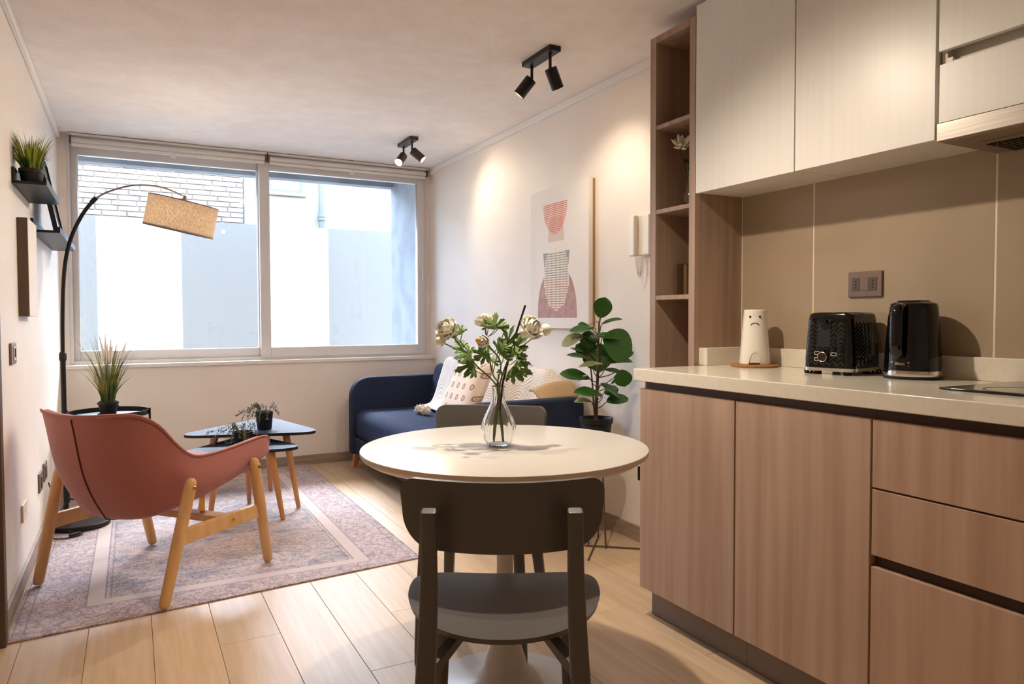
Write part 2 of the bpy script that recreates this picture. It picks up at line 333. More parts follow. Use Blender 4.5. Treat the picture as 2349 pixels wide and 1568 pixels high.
def box(name, m, x0, x1, y0, y1, z0, z1, parent=None, bevel=.002, **k): return MB().box(x0,x1,y0,y1,z0,z1).build(name, m, parent, bevel=bevel, **k)
def tag(o, label, cat, group=None, kind=None):
    o['label'] = label; o['category'] = cat
    if group: o['group'] = group
    if kind: o['kind'] = kind
    return o
def thing(name, label, cat, loc, rz=0.0, group=None, kind=None):
    o = bpy.data.objects.new(name, None); COL.objects.link(o); o.empty_display_size = .1
    o.location = loc; o.rotation_euler = (0, 0, rz); return tag(o, label, cat, group, kind)
def dup(o, parent=None):
    c = o.copy(); COL.objects.link(c); c.parent = parent
    for ch in list(o.children): dup(ch, c)
    return c
def inst(name, me, parent, loc, rot=None, scale=None):
    o = bpy.data.objects.new(name, me); COL.objects.link(o); o.parent = parent
    M = Matrix.LocRotScale(Vector(loc), rot, Vector(scale) if scale else None)
    if parent is not None: M = wmat(parent).inverted() @ M
    o.matrix_basis = M; return o
def rpoly(pts, n=6):
    "polygon with rounded corners: [(x, y, radius)]"
    out = []; k = len(pts)
    for i, (x, y, r) in enumerate(pts):
        p = Vector((x, y)); a = Vector(pts[i-1][:2]); c = Vector(pts[(i+1) % k][:2])
        if r <= 0: out.append((x, y)); continue
        u = (a-p).normalized(); w = (c-p).normalized()
        for j in range(n+1):
            t = j/n; q = (1-t)**2*(p+u*r) + 2*t*(1-t)*p + t*t*(p+w*r); out.append((q.x, q.y))
    return out
def catmull(pts, n):
    P = [Vector(p) for p in pts]; out = []; k = len(P)
    for i in range(n):
        t = i/(n-1)*(k-1); a = min(int(t), k-2); f = t-a
        p0, p1, p2, p3 = P[max(a-1,0)], P[a], P[a+1], P[min(a+2,k-1)]
        out.append(.5*((2*p1) + (p2-p0)*f + (2*p0-5*p1+4*p2-p3)*f*f + (3*p1-p0-3*p2+p3)*f**3))
    return out
def aim(d, up=(0,0,1)):
    "rotation taking local +Z to d"
    return Vector(d).to_track_quat('Z', 'Y')
def light(name, kind, loc, energy, color, **k):
    d = bpy.data.lights.new(name, kind); d.energy = energy; d.color = color
    for a, b in k.items(): setattr(d, a, b)
    o = bpy.data.objects.new(name, d); COL.objects.link(o); o.location = loc; return o

# ------------------------------------------------------------------ room shell
XL, XR, YW, ZC = -.42, 2.20, 5.525, 2.33
fl = MB().box(-1.55, 2.3, -1.6, 5.75, -.12, -.012).build('floor', SUB); tag(fl, 'light oak laminate plank floor', 'floor', kind='structure')
PW, PLN = .199, 1.28
pl_mesh = {}
def plank(x0, x1, y0, y1):
    k = (round(x1-x0, 3), round(y1-y0, 3))
    if k not in pl_mesh:
        g = .0006; w, l = k[0]/2-g, k[1]/2-g; e = .0009
        pl_mesh[k] = MB().add([(-w,-l,-.012),(w,-l,-.012),(w,l,-.012),(-w,l,-.012),(-w,-l,-e),(w,-l,-e),(w,l,-e),(-w,l,-e),(-w+e,-l+e,0),(w-e,-l+e,0),(w-e,l-e,0),(-w+e,l-e,0)],
            [(0,3,2,1),(0,1,5,4),(1,2,6,5),(2,3,7,6),(3,0,4,7),(4,5,9,8),(5,6,10,9),(6,7,11,10),(7,4,8,11),(8,9,10,11)]).build('plank', PLANK, mesh_only=True)
    inst('plank', pl_mesh[k], fl, ((x0+x1)/2, (y0+y1)/2, 0))
seams = {1: 2.58, 3: 2.165, 4: 2.57, -2: 2.36, -1: 2.95, 0: 1.9, 2: 3.2, 5: 1.84, 6: 2.6, 7: 2.2, 8: 1.75}
for k in range(-9, 12):
    x0, x1 = .0435+PW*k, .0435+PW*(k+1)
    x0c, x1c = max(x0, -1.5), min(x1, XR)
    if x1c-x0c < .02: continue
    s = seams.get(k, 1.3 + (k*.53) % 1.0); ys = [s+PLN*i for i in range(-5, 6)]
    ys = [-1.5] + [y for y in ys if -1.4 < y < 5.4] + [YW]
    for a, b in zip(ys, ys[1:]): plank(x0c, x1c, a, b)
ce = MB().box(-1.6, 2.5, -1.6, 5.76, ZC, ZC+.12).build('ceiling', CEIL); tag(ce, 'textured white plaster ceiling', 'ceiling', kind='structure')
w = MB().box(XL-.12, XL, 2.95, 5.76, 0, ZC).build('wall_left', WALL); tag(w, 'cream wall with shelves on the left', 'wall', kind='structure')
w = MB().box(XR, XR+.12, -1.6, 5.76, 0, ZC).build('wall_right', WALL); tag(w, 'cream wall behind the sofa and kitchen', 'wall', kind='structure')
wb = MB()
wb.box(XL, XR, YW, 5.75, 0, .775); wb.box(XL, -.37, 5.62, 5.75, .775, ZC); wb.box(2.168, XR, 5.62, 5.75, .775, ZC); wb.box(-.37, 2.168, 5.60, 5.75, 2.295, ZC)
wb = wb.build('wall_back', WALL); tag(wb, 'cream wall below and around the window', 'wall', kind='structure')
si = box('window_sill', TRIM, XL, XR, YW-.014, 5.72, .775, .80, wb, bevel=.003)
w = MB().box(-1.55, XL-.12, 2.95, 3.05, 0, ZC).box(-1.6, -1.5, -1.6, 3.05, 0, ZC).build('wall_entry', WALL); tag(w, 'cream entry wall beside the camera', 'wall', kind='structure')
w = MB().box(-1.6, 2.3, -1.7, -1.5, 0, ZC).build('wall_rear', WALL); tag(w, 'cream wall at the back of the room', 'wall', kind='structure')
t = box('trim_1', TRIM, XL, XL+.022, 2.95, YW+.05, 2.297, ZC, bevel=.004); tag(t, 'slim white cornice along the left wall', 'trim', kind='structure')
t = box('trim_2', TRIM, XR-.022, XR, 2.43, 5.58, 2.292, ZC, bevel=.004); tag(t, 'slim white cornice along the sofa wall', 'trim', kind='structure')
t = box('baseboard_left', BASEB, XL, XL+.013, 2.98, YW, 0, .075, bevel=.002); tag(t, 'taupe baseboard along the left wall', 'baseboard', kind='structure')
t = box('baseboard_back', BASEB, XL+.013, XR-.013, YW-.013, YW, 0, .072, bevel=.002); tag(t, 'taupe baseboard under the window', 'baseboard', kind='structure')
t = box('baseboard_right', BASEB, XR-.013, XR, 2.43, YW, 0, .075, bevel=.002); tag(t, 'taupe baseboard along the sofa wall', 'baseboard', kind='structure')
t = box('trim_3', DARKW, XL-.14, -.393, 2.90, 2.95, 0, 2.05, bevel=.003); tag(t, 'dark wood door casing at the left edge', 'trim', kind='structure')

# window
win = MB()
def ring(mb, x0, x1, z0, z1, wx, wz, y0, y1, wr=None):
    mb.box(x0, x0+wx, y0, y1, z0, z1); mb.box(x1-(wr or wx), x1, y0, y1, z0, z1)
    mb.box(x0+wx, x1-(wr or wx), y0, y1, z0, z0+wz); mb.box(x0+wx, x1-(wr or wx), y0, y1, z1-wz, z1)
ring(win, -.37, 2.168, .80, 2.295, .022, .022, 5.62, 5.73); win = win.build('window_1', FRAME, bevel=.003)
tag(win, 'wide white sliding window over the courtyard', 'window', kind='structure')
m_ = MB(); ring(m_, -.352, .885, .822, 2.28, .042, .068, 5.665, 5.71); sl = m_.build('sash', FRAME, win, bevel=.004)
box('pane', PANE, -.311, .845, 5.687, 5.691, .888, 2.214, sl, bevel=0)
m_ = MB(); ring(m_, .85, 2.15, .818, 2.285, .072, .075, 5.612, 5.66, .062); sr = m_.build('sash', FRAME, win, bevel=.004)
box('pane', PANE, .92, 2.09, 5.637, 5.641, .891, 2.212, sr, bevel=0)
m_ = MB().box(2.112, 2.132, 5.602, 5.612, 1.46, 1.535).tube([(2.122, 5.60, 1.52), (2.122, 5.585, 1.52), (2.122, 5.582, 1.505), (2.122, 5.584, 1.42)], [.008, .008, .008, .007], 8)
m_.build('handle', TRIM, sr, smooth=True)

def blind(x0, x1, label):
    t = thing('roller_blind', label, 'blind', ((x0+x1)/2, 5.565, 2.24), group='rolled-up blinds over the window')
    box('head_rail', BLIND, x0, x1, 5.53, 5.59, 2.312, 2.326, t, bevel=.002)
    MB().tube([(x0+.012, 5.562, 2.286), (x1-.012, 5.562, 2.286)], .019, 16).build('fabric_roll', BLIND, t, smooth=True)
    MB().box(x0+.012, x1-.012, 5.553, 5.567, 2.244, 2.264).build('bottom_bar', TRIM, t, bevel=.004)
    for x in (x0, x1-.008):
        b = box('end_bracket', BLINDH, x, x+.008, 5.535, 5.588, 2.262, 2.314, t, bevel=.001)
    for k in (.12, .5, .88):
        box('ceiling_clip', BLINDH, x0+(x1-x0)*k-.012, x0+(x1-x0)*k+.012, 5.535, 5.575, 2.326, 2.33, t, bevel=.001)
    xm = (x0+x1)/2+.0
    MB().box(xm-.018, xm+.018, 5.552, 5.556, 2.222, 2.25).build('pull_tab', TRIM, t, bevel=.002)
blind(-.345, .895, 'white roller blind rolled up above the left window half')
blind(.905, 2.155, 'white roller blind rolled up above the right window half')

# ------------------------------------------------------------------ outside
g = MB().box(-6, 8, 5.76, 12, -.45, -.3).build('courtyard_ground', YARD); tag(g, 'pale paved courtyard ground outside', 'ground', kind='structure')
t = thing('facade_recess', 'blue-grey concrete reveal and lintel framing the view outside the window', 'facade', (2.3, 6.2, -.3), kind='structure')
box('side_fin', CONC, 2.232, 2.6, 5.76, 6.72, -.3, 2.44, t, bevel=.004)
box('soffit', SWHITE, -1.6, 2.6, 5.76, 6.74, 2.44, 2.7, t, bevel=.004)  # whitish against the concrete lintel: light from the ground painted into its colour
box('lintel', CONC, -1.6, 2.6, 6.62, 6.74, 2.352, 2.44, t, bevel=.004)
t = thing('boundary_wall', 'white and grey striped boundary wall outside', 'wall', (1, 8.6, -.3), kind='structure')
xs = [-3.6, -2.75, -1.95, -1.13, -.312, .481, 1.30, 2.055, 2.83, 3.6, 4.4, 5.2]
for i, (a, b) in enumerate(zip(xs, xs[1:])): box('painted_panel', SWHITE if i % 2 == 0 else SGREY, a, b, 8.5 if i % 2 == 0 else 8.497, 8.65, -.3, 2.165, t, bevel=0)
t = thing('neighbour_house', 'old whitewashed brick and plaster house beyond the courtyard wall', 'house', (1, 9.4, -.3))
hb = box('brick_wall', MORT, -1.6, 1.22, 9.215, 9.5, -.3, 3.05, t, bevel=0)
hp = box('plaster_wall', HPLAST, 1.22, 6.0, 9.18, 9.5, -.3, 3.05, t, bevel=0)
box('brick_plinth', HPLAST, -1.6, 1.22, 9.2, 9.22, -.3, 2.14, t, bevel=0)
bk = {}
rb = random.Random(3)
for r_ in range(15):
    z0 = 2.14+r_*.060
    if z0 > 2.98: break
    x = -.62 + (r_ % 2)*.13 - .1
    while x < 1.18:
        l_ = rb.choice((.25, .25, .22, .27)); x1 = min(x+l_, 1.215)
        if x1-x > .06:
            key = (round(x1-x, 2), rb.randint(0, 2))
            if key not in bk:
                wv = (key[0]-.006)/2; q = [rb.uniform(-.006, .006) for _ in range(4)]
                bk[key] = MB().add([(-wv,0,-.0275),(wv,0,-.0275),(wv,0,.0275),(-wv,0,.0275),(-wv+.008,-.02+q[0],-.022),(wv-.01,-.02+q[1],-.024),(wv-.008,-.02+q[2],.022),(-wv+.012,-.02+q[3],.024)],
                    [(4,5,6,7),(0,1,5,4),(1,2,6,5),(2,3,7,6),(3,0,4,7)]).build('brick', BRICK, mesh_only=True)
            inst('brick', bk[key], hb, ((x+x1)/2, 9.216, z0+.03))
        x = x1
hw = MB(); ring(hw, 1.50, 1.90, 2.66, 3.02, .035, .035, 9.15, 9.2); hw = hw.build('window_frame', PIPE, t, bevel=.002)
box('pane', MIRR, 1.535, 1.865, 9.172, 9.176, 2.695, 2.985, hw, bevel=0)
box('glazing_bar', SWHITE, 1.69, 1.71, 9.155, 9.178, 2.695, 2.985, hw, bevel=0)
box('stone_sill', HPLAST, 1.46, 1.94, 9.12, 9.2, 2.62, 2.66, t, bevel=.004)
dp = MB().tube([(2.12, 9.12, -.3), (2.12, 9.12, 3.05)], .03, 12).build('downpipe', PIPE, t, smooth=True)
MB().lathe([(.036, 0), (.042, .01), (.042, .03), (.036, .04), (.042, .05), (.042, .07), (.036, .08)], 12, (2.12, 9.12, 2.33)).build('pipe_collar', PIPE, dp, smooth=True)

# ------------------------------------------------------------------ kitchen
XF, CZ, YE = 1.637, .917, 2.119          # base door face, worktop height, end of the run
YN = -.45                                # the run goes on past the frame
tiles = thing('backsplash', 'glossy beige tiled kitchen backsplash under the wall cabinets', 'backsplash', (XR, 1.2, .98), kind='structure')
box('grout_bed', GROUT, XR-.0112, XR, YN, 2.146, .96, 1.62, tiles, bevel=0)
for a, b in ((1.80, 2.143), (1.178, 1.797), (.556, 1.175), (-.066, .553), (YN, -.069)):
    box('tile', TILE, XR-.012, XR-.003, a+.0015, b-.0015, .972, 1.60, tiles, bevel=.0012)
wt = thing('worktop', 'cream quartz kitchen worktop with low upstand', 'worktop', (1.9, 1.3, .873))
box('slab', STONE, 1.622, XR, YN, YE, .873, CZ, wt, bevel=.003)
box('rear_upstand', STONE, XR-.032, XR-.012, YN, 2.10, CZ, .985, wt, bevel=.002)
box('end_upstand', STONE, 1.962, XR-.012, 2.098, 2.146, CZ, .985, wt, bevel=.002)
def base_unit(y0, y1, label, drawers=False, end=False):
    t = thing('base_cabinet', label, 'cabinet', (1.9, (y0+y1)/2, 0), group='taupe base cabinets')
    box('carcass', CAB, XF+.021, XR-.02, y0+.001, y1-.001, .115, .868, t, bevel=.001)
    box('plinth', PLINTH, 1.694, 1.71, y0, y1, .003, .115, t, bevel=.001)
    if end: box('plinth_return', PLINTH, 1.71, XR-.02, y1-.016, y1, .003, .115, t, bevel=.001)
    box('grip_channel', CHAN, XF+.0195, XF+.022, y0, y1-(.012 if end else 0), .842, .873, t, bevel=0)
    g = .0025
    if not drawers:
        box('door', CAB, XF, XF+.019, y0+g, y1-(0 if end else g), .115, .846, t, bevel=.0012)
    else:
        for za, zb in ((.675, .846), (.504, .670), (.115, .474)):
            box('drawer_front', CAB, XF, XF+.019, y0+g, y1-g, za, zb, t, bevel=.0012)
        box('grip_channel', CHAN, XF+.0195, XF+.022, y0, y1, .464, .514, t, bevel=0)
base_unit(1.628, 2.095, 'taupe wood base cabinet door at the end nearest the dining table', end=True)
base_unit(1.1655, 1.627, 'taupe wood base cabinet with a plain door beside the drawers')
base_unit(.565, 1.1645, 'taupe wood base cabinet with three drawers under the hob', True)
base_unit(-.04, .564, 'taupe wood base cabinet past the drawers')
XU = 1.94
def wall_unit(y0, y1, label, flaps=False, doorz=(1.583, 2.30)):
    t = thing('wall_cabinet', label, 'cabinet', (2.07, (y0+y1)/2, doorz[0]), group='white wall cabinets')
    if not flaps:
        box('carcass', WSIDE, XU+.02, XR-.001, y0+.001, y1-.001, 1.586, 2.31, t, bevel=.001)
        box('door', WCAB, XU, XU+.019, y0+.0018, y1-.0018, doorz[0], doorz[1], t, bevel=.0012)
    else:
        box('carcass', WSIDE, XU+.045, XR-.001, y0+.001, y1-.001, 1.622, 2.31, t, bevel=.001)
        box('side_panel', WSIDE, XU+.02, XU+.046, y1-.016, y1-.001, 1.622, 2.31, t, bevel=.001)
        box('upper_flap', WCAB, XU, XU+.019, y0+.002, y1-.003, 1.817, 2.30, t, bevel=.0012)
        box('lower_flap', WCAB, XU, XU+.019, y0+.002, y1-.006, 1.625, 1.781, t, bevel=.0012)
        box('grip_rail', WSIDE, XU+.02, XU+.04, y0+.002, y1-.03, 1.776, 1.79, t, bevel=.001)
        box('hinge_plate', TRIM, XU+.019, XU+.03, y1-.03, y1-.014, 1.775, 1.80, t, bevel=.001)
wall_unit(1.674, 2.145, 'white wall cabinet door next to the open wooden shelf unit')
wall_unit(1.203, 1.673, 'white wall cabinet door beside the cooker hood')
wall_unit(.59, 1.200, 'white wall cabinet with two flap doors above the cooker hood', True)
wall_unit(-.01, .588, 'white wall cabinet past the cooker hood')
hd = thing('cooker_hood', 'slim stainless steel cooker hood under the flap cabinet', 'hood', (2.05, .89, 1.555))
box('body', STEELD, XU-.02, XR-.014, .592, 1.176, 1.566, 1.612, hd, bevel=.002)
box('front_panel', STEEL, XU-.035, XU-.019, .59, 1.178, 1.568, 1.615, hd, bevel=.002)
fb = box('filter_frame', STEELD, 2.0, 2.165, .70, 1.12, 1.560, 1.567, hd, bevel=.001)
mf = MB()
for i in range(40): y = .715+i*.01; mf.box(2.012, 2.153, y, y+.004, 1.557, 1.561)
mf.build('filter_mesh', BGLASS, fb)['kind'] = 'stuff'
hob = thing('hob', 'black glass ceramic hob set on the worktop', 'hob', (1.99, .83, CZ))
box('glass', BGLASS, 1.812, 2.165, .53, 1.104, CZ+.0015, CZ+.0065, hob, bevel=.002)
for (x, y, r) in ((1.90, .95, .085), (2.07, .95, .07), (1.90, .70, .07), (2.07, .70, .085)):
    MB().lathe([(r, 0), (r, .0006), (r-.003, .0006), (r-.003, 0)], 40, (x, y, CZ+.0064)).build('cooking_zone', PLATED, hob)
# tall open shelf unit beyond the worktop end
sh = thing('open_shelf_unit', 'tall narrow grey oak open shelf unit beside the white cabinets', 'shelf', (2.07, 2.27, 0))
y0, y1 = 2.147, 2.420; zt = 2.266
box('side_panel', SHELFW, XU, XR-.001, y1-.036, y1, .003, zt, sh, bevel=.001)
sp_ = box('side_panel', SHELFW, XU, XR-.001, 2.1465, 2.1805, .003, zt, sh, bevel=.001)
box('top_panel', SHELFW, XU, XR-.001, 2.182, y1-.036, zt-.028, zt, sh, bevel=.001)
box('back_panel', SHELFW, XR-.012, XR-.001, 2.182, y1-.036, .003, zt-.028, sh, bevel=0)
for z in (1.882, 1.534, 1.177, .80, .42, .03): box('shelf', SHELFW, XU+.002, XR-.012, 2.182, y1-.036, z, z+.018, sh, bevel=.001)
# vase with white flower, on the second shelf
fv = thing('glass_bud_vase', 'small glass vase with white flower inside the open shelf', 'vase', (2.05, 2.295, 1.552))
MB().lathe([(.02, 0), (.032, .02), (.034, .05), (.02, .09), (.013, .12), (.016, .13), (.014, .128), (.011, .12), (.018, .09), (.031, .05), (.029, .022), (.0, .006)], 20, (2.05, 2.295, 1.552)).build('glass', VGL, fv, smooth=True)
MB().tube([(2.05, 2.295, 1.57), (2.045, 2.296, 1.68), (2.022, 2.303, 1.80)], .0025, 6).build('stem', GSTEM, fv, smooth=True)
wp_me = MB().grid(lambda u, v: Vector(((u-.5)*.022*math.sin(PI*(.1+.85*v)), .008+v*.042, .012*v*v+.003*math.cos((u-.5)*4))), 5, 6).build('petal', WPETAL, mesh_only=True, smooth=True)
for k in range(11):
    q = Euler((.15+.5*(k % 2), 0, k*2*PI/11)).to_quaternion(); inst('petal', wp_me, fv, (2.012, 2.303, 1.808), Vector((-.5, -.6, .62)).to_track_quat('Z', 'Y') @ q)
MB().ball((2.004, 2.297, 1.818), .009).build('flower_centre', PETALC, fv, smooth=True)
dl = MB()
for k in range(7):
    a = k*1.1; p = Vector((2.045, 2.296, 1.70+.012*k)); d = Vector((math.cos(a)*.04, math.sin(a)*.04, .02)); s = Vector((-math.sin(a), math.cos(a), 0))*.014
    dl.add([p, p+d*.5+s, p+d, p+d*.5-s], [(0, 1, 2, 3)])
dl.build('leaves', mat('dark_leaf', (44, 38, 30), .6), fv)
for y, h, dx, m_, lab in ((2.322, .13, .018, CARD, 'tan book standing in front inside the open shelf'), (2.352, .135, -.006, CARD2, 'darker brown book standing behind another inside the open shelf')):
    b = thing('book', lab, 'book', (2.10, y, 1.195), group='books in the open shelf')
    box('cover', m_, 2.028+dx, 2.16, y-.009, y+.009, 1.1955, 1.195+h, b, bevel=.001)
    box('pages', IVORY, 2.033+dx, 2.162, y-.007, y+.007, 1.198, 1.1955+h+.0003-.003, b, bevel=0)
# wall socket on the backsplash
sk = thing('double_socket', 'taupe double power socket on the tiled backsplash', 'socket', (XR-.012, 1.585, 1.17))
box('plate', PLATE, XR-.021, XR-.012, 1.522, 1.648, 1.17, 1.256, sk, bevel=.003)
for k, y in enumerate((1.617, 1.585, 1.553)):
    md = box('module', PLATED if k != 1 else PLATE, XR-.0225, XR-.02, y-.0145, y+.0145, 1.191, 1.235, sk, bevel=.001)
    if k != 1:
        for z in (1.202, 1.213, 1.224): MB().tube([(XR-.0232, y, z), (XR-.022, y, z)], .003, 8).build('pin_hole', BLACK, md)
# things on the worktop
CKX, CKY = 2.078, 1.968
cm = MB().lathe([(.086, 0), (.088, .002), (.088, .007), (.086, .009)], 40, (CKX, CKY, CZ+.0005)).build('cork_mat', CORK, smooth=True); tag(cm, 'round cork mat under the white sad-faced holder', 'mat')
hz = CZ+.0098
hol = thing('ceramic_holder', 'white tapered ceramic holder with a sad face and two legs', 'holder', (CKX, CKY, hz))
FD = Vector((-CKX, -CKY, 0)).normalized(); SD = Vector((-FD.y, FD.x, 0))
def holder(u, v):
    a = 2*PI*u; z = v*.205; r = .054-.0165*v
    d = Vector((math.cos(a), math.sin(a), 0)); f = d.dot(FD)
    side = d.dot(SD)*r
    arch = .047*max(0, 1-(abs(side)/.019)**2.4)**.5 if abs(side) < .019 else 0
    return Vector((CKX, CKY, hz)) + d*r + Vector((0, 0, max(z, arch if v < .3 else 0)))
MB().grid(holder, 120, 44, True).build('body', CERAM, hol, smooth=True, solid=.005)
def face_pt(s, z, o=.0035): r = .054-.0165*z/.205; return Vector((CKX, CKY, hz+z)) + SD*s + FD*(math.sqrt(max(r*r-s*s, 0))+o)
for s in (.017, -.017):
    MB().ball(face_pt(s, .178, .0025), (.0042, .0042, .0048), 10, 8).build('eye', BLACK, hol, smooth=True)
MB().tube([face_pt(.0145*math.cos(a), .145+.010*math.sin(a)) for a in np.linspace(.15, PI-.15, 13)], .0014, 6).build('mouth', BLACK, hol, smooth=True)
# toaster (long axis into the corner, control face towards the table)
ta = math.radians(10)
to = thing('toaster', 'glossy black toaster with herringbone embossed sides', 'toaster', (2.064, 1.580, CZ), ta)
TL, TW, TH = .186, .165, .178     # local: x = depth away from the control face, y = width
def tz(z): return z+.022
tb = MB()
def rr_rect(u, lx, ly, r):
    pts = rpoly([(-lx, -ly, r), (lx, -ly, r), (lx, ly, r), (-lx, ly, r)], 6); return pts
for k in range(1): 
    secs = [(0, .0), (.04, .0), (.15, .007), (.172, .011), (.178, .019)]
    P0 = None
    for z, ins in secs:
        ring_ = [(x, y, tz(z)) for x, y in rr_rect(0, TL/2-ins*.6, TW/2-ins, .022)]
        b = len(tb.v); tb.v += [Vector(p) for p in ring_]; n = len(ring_)
        if P0 is not None: tb.f += [[P0+i, P0+(i+1) % n, b+(i+1) % n, b+i] for i in range(n)]
        P0 = b
    tb.f.append([P0+i for i in range(n)]); tb.f.append([i for i in range(n)][::-1])
bd = tb.build('housing', GLOSSB, to, local=True, smooth=True)
def herring(place, w, h):
    mb = MB(); cw, ch = .0118, .0135
    nx = int(w/cw)
    for i in range(nx):
        for j in range(int(h/ch)+1):
            x0 = -w/2+i*cw; z0 = j*ch; up = (i % 2 == 0)
            a = (x0, z0+(0 if up else .013)); b = (x0+cw, z0+(.013 if up else 0)); hh = .0128
            if z0+.026 > h: continue
            mb.add([place(a[0], a[1], 0), place(b[0], b[1], 0), place(b[0], b[1]+hh, 0), place(a[0], a[1]+hh, 0), place(a[0], a[1]+hh*.5, .0026), place(b[0], b[1]+hh*.5, .0026)],
                   [(0, 1, 5, 4), (4, 5, 2, 3), (0, 4, 3), (1, 2, 5)])
    return mb
def fpl(x, z, o): ins = np.interp(z, [0, .04, .15, .172], [0, 0, .007, .011]); return (-TL/2+ins*.6-o+.0002, -x, tz(z))
def spl(x, z, o): ins = np.interp(z, [0, .04, .15, .172], [0, 0, .007, .011]); return (x, -(TW/2-ins)-o+.0002, tz(z))
hm = herring(lambda x, z, o: fpl(x, z+.006, o), .125, .158); hm.build('embossed_front', GLOSSB, bd, local=True)
hm = herring(lambda x, z, o: spl(x, z+.006, o), .146, .158); hm.build('embossed_side', GLOSSB, bd, local=True)
sl_ = MB().add([fpl(-.010+x, z, o) for o in (.001, .0035) for x, z in ((-.021, .068), (.021, .068), (.021, .155), (-.021, .155))], [(4,5,6,7),(0,1,5,4),(1,2,6,5),(2,3,7,6),(3,0,4,7)]).build('lever_slot', BLACK, to, local=True, bevel=.0012)
MB().box(-TL/2-.018, -TL/2-.002, -.004, .026, tz(.143), tz(.156)).build('lever', GLOSSB, to, local=True, bevel=.003)
Mx = Matrix.Rotation(-PI/2, 3, 'Y')
kb = MB().lathe([(.0145, 0), (.0145, .010), (.013, .012), (0, .012)], 24, fpl(-.012, .036, .0), Mx).build('dial', BLACK, to, local=True, smooth=True)
MB().tube([Vector(fpl(-.012, .036, .011))+Vector((0, .0150*math.cos(a), .0150*math.sin(a))) for a in np.linspace(0, 2*PI, 33)], .0012, 6, caps=False).build('dial_ring', mat('rose_gold', (226, 178, 150), .2, metal=1), kb, local=True, smooth=True)
bt = MB()
for (x, z) in ((-.033, .047), (-.033, .028), (.022, .045)):
    for (dx0, dx1, dz0, dz1) in ((-.009, .009, .004, .0052), (-.009, .009, -.0052, -.004), (-.009, -.0078, -.0052, .0052), (.0078, .009, -.0052, .0052)):
        bt.add([fpl(x+a, z+c, .0028) for a, c in ((dx0, dz0), (dx1, dz0), (dx1, dz1), (dx0, dz1))], [(0, 1, 2, 3)])
bt.build('button_outline', TRIM, to, local=True)
cb = MB()
for z0, z1 in ((.012, .0225),):
    pts = rpoly([(-TL/2-.001, -TW/2-.001, .022), (TL/2+.001, -TW/2-.001, .022), (TL/2+.001, TW/2+.001, .022), (-TL/2-.001, TW/2+.001, .022)], 6); cb.prism(pts, z0, z1)
cb.build('chrome_band', CHROME, to, local=True, smooth=True)
for x in (-.06, .06):
    for y in (-.05, .05): MB().lathe([(.012, .0005), (.014, .013)], 12, (x, y, 0)).build('foot', BLACK, to, local=True, smooth=True)
for sx in (-.03, .03): MB().box(-.075, .075, sx-.011, sx+.011, tz(.1765), tz(.1788)).build('bread_slot', BLACK, to, local=True)
# plug lying by the toaster and its cord
def plug(px, py, d, rz, label):
    p = at(px, py, d); t = thing('power_plug', label, 'plug', (p.x, p.y, CZ+.0005), rz, 'power plugs on the worktop')
    MB().prism(rpoly([(-.022, -.008, .007), (.022, -.008, .007), (.022, .008, .007), (-.022, .008, .007)], 4), 0, .014).build('body', BLACK, t, local=True, bevel=.003)
    for x in (-.012, 0, .012): MB().tube([(x, -.008, .008), (x, -.022, .008)], .0028, 8).build('pin', CHROME, t, local=True, smooth=True)
    MB().tube(catmull([(0, .008, .008), (.01, .03, .006), (.045, .06, .004), (.06, .11, .004)], 12), .0032, 6).build('cord', CORD, t, local=True, smooth=True)
plug(1861, 856, 2.39, math.radians(-32), 'black three-pin plug lying by the left of the toaster')
plug(2004, 861, 2.36, math.radians(-46), 'black three-pin plug lying between toaster and kettle')
# kettle
KX, KY = 2.084, 1.350
ke = thing('kettle', 'tall glossy black electric kettle with a chrome band', 'kettle', (KX, KY, CZ), math.radians(0)); ke.scale = (.925, .925, .925)
MB().lathe([(.085, .0005), (.087, .004), (.086, .010)], 40).build('base', BLACK, ke, local=True, smooth=True)
MB().lathe([(.0855, .010), (.0862, .012), (.0858, .026), (.085, .028)], 48).build('chrome_band', CHROME, ke, local=True, smooth=True)
MB().lathe([(.0845, .027), (.0845, .05), (.080, .12), (.074, .20), (.070, .236), (.067, .243), (.060, .246), (.058, .2475), (.040, .2505), (.0, .2515)], 56).build('jug', GLOSSB, ke, local=True, smooth=True)
MB().lathe([(.050, .2485), (.046, .2535), (.030, .2545), (0, .2548)], 40).build('lid', GLOSSB, ke, local=True, smooth=True)
kd = Vector((-.86, -.5, 0)).normalized(); kd = Vector((-KX, -KY, 0)).normalized(); kd = (kd*.90 + Vector((-kd.y, kd.x, 0))*(-.42)).normalized(); ks = Vector((-kd.y, kd.x, 0))
hp_ = [kd*.066+Vector((0, 0, .232)), kd*.098+Vector((0, 0, .228)), kd*.112+Vector((0, 0, .205)), kd*.115+Vector((0, 0, .15)), kd*.116+Vector((0, 0, .105)), kd*.104+Vector((0, 0, .082)), kd*.086+Vector((0, 0, .078))]
MB().tube(catmull(hp_, 26), [.012+.004*math.sin(PI*i/25) for i in range(26)], 14, flat=1.25).build('handle', GLOSSB, ke, local=True, smooth=True)
sw = MB().add([kd*(.0845)+ks*a+Vector((0, 0, z)) for a, z in ((-.016, .046), (.016, .046), (.016, .056), (-.016, .056))]+[kd*(.0905)+ks*a+Vector((0, 0, z)) for a, z in ((-.015, .047), (.015, .047), (.014, .053), (-.014, .053))], [(4,5,6,7),(0,1,5,4),(1,2,6,5),(2,3,7,6),(3,0,4,7)]).build('switch', STEELD, ke, local=True)
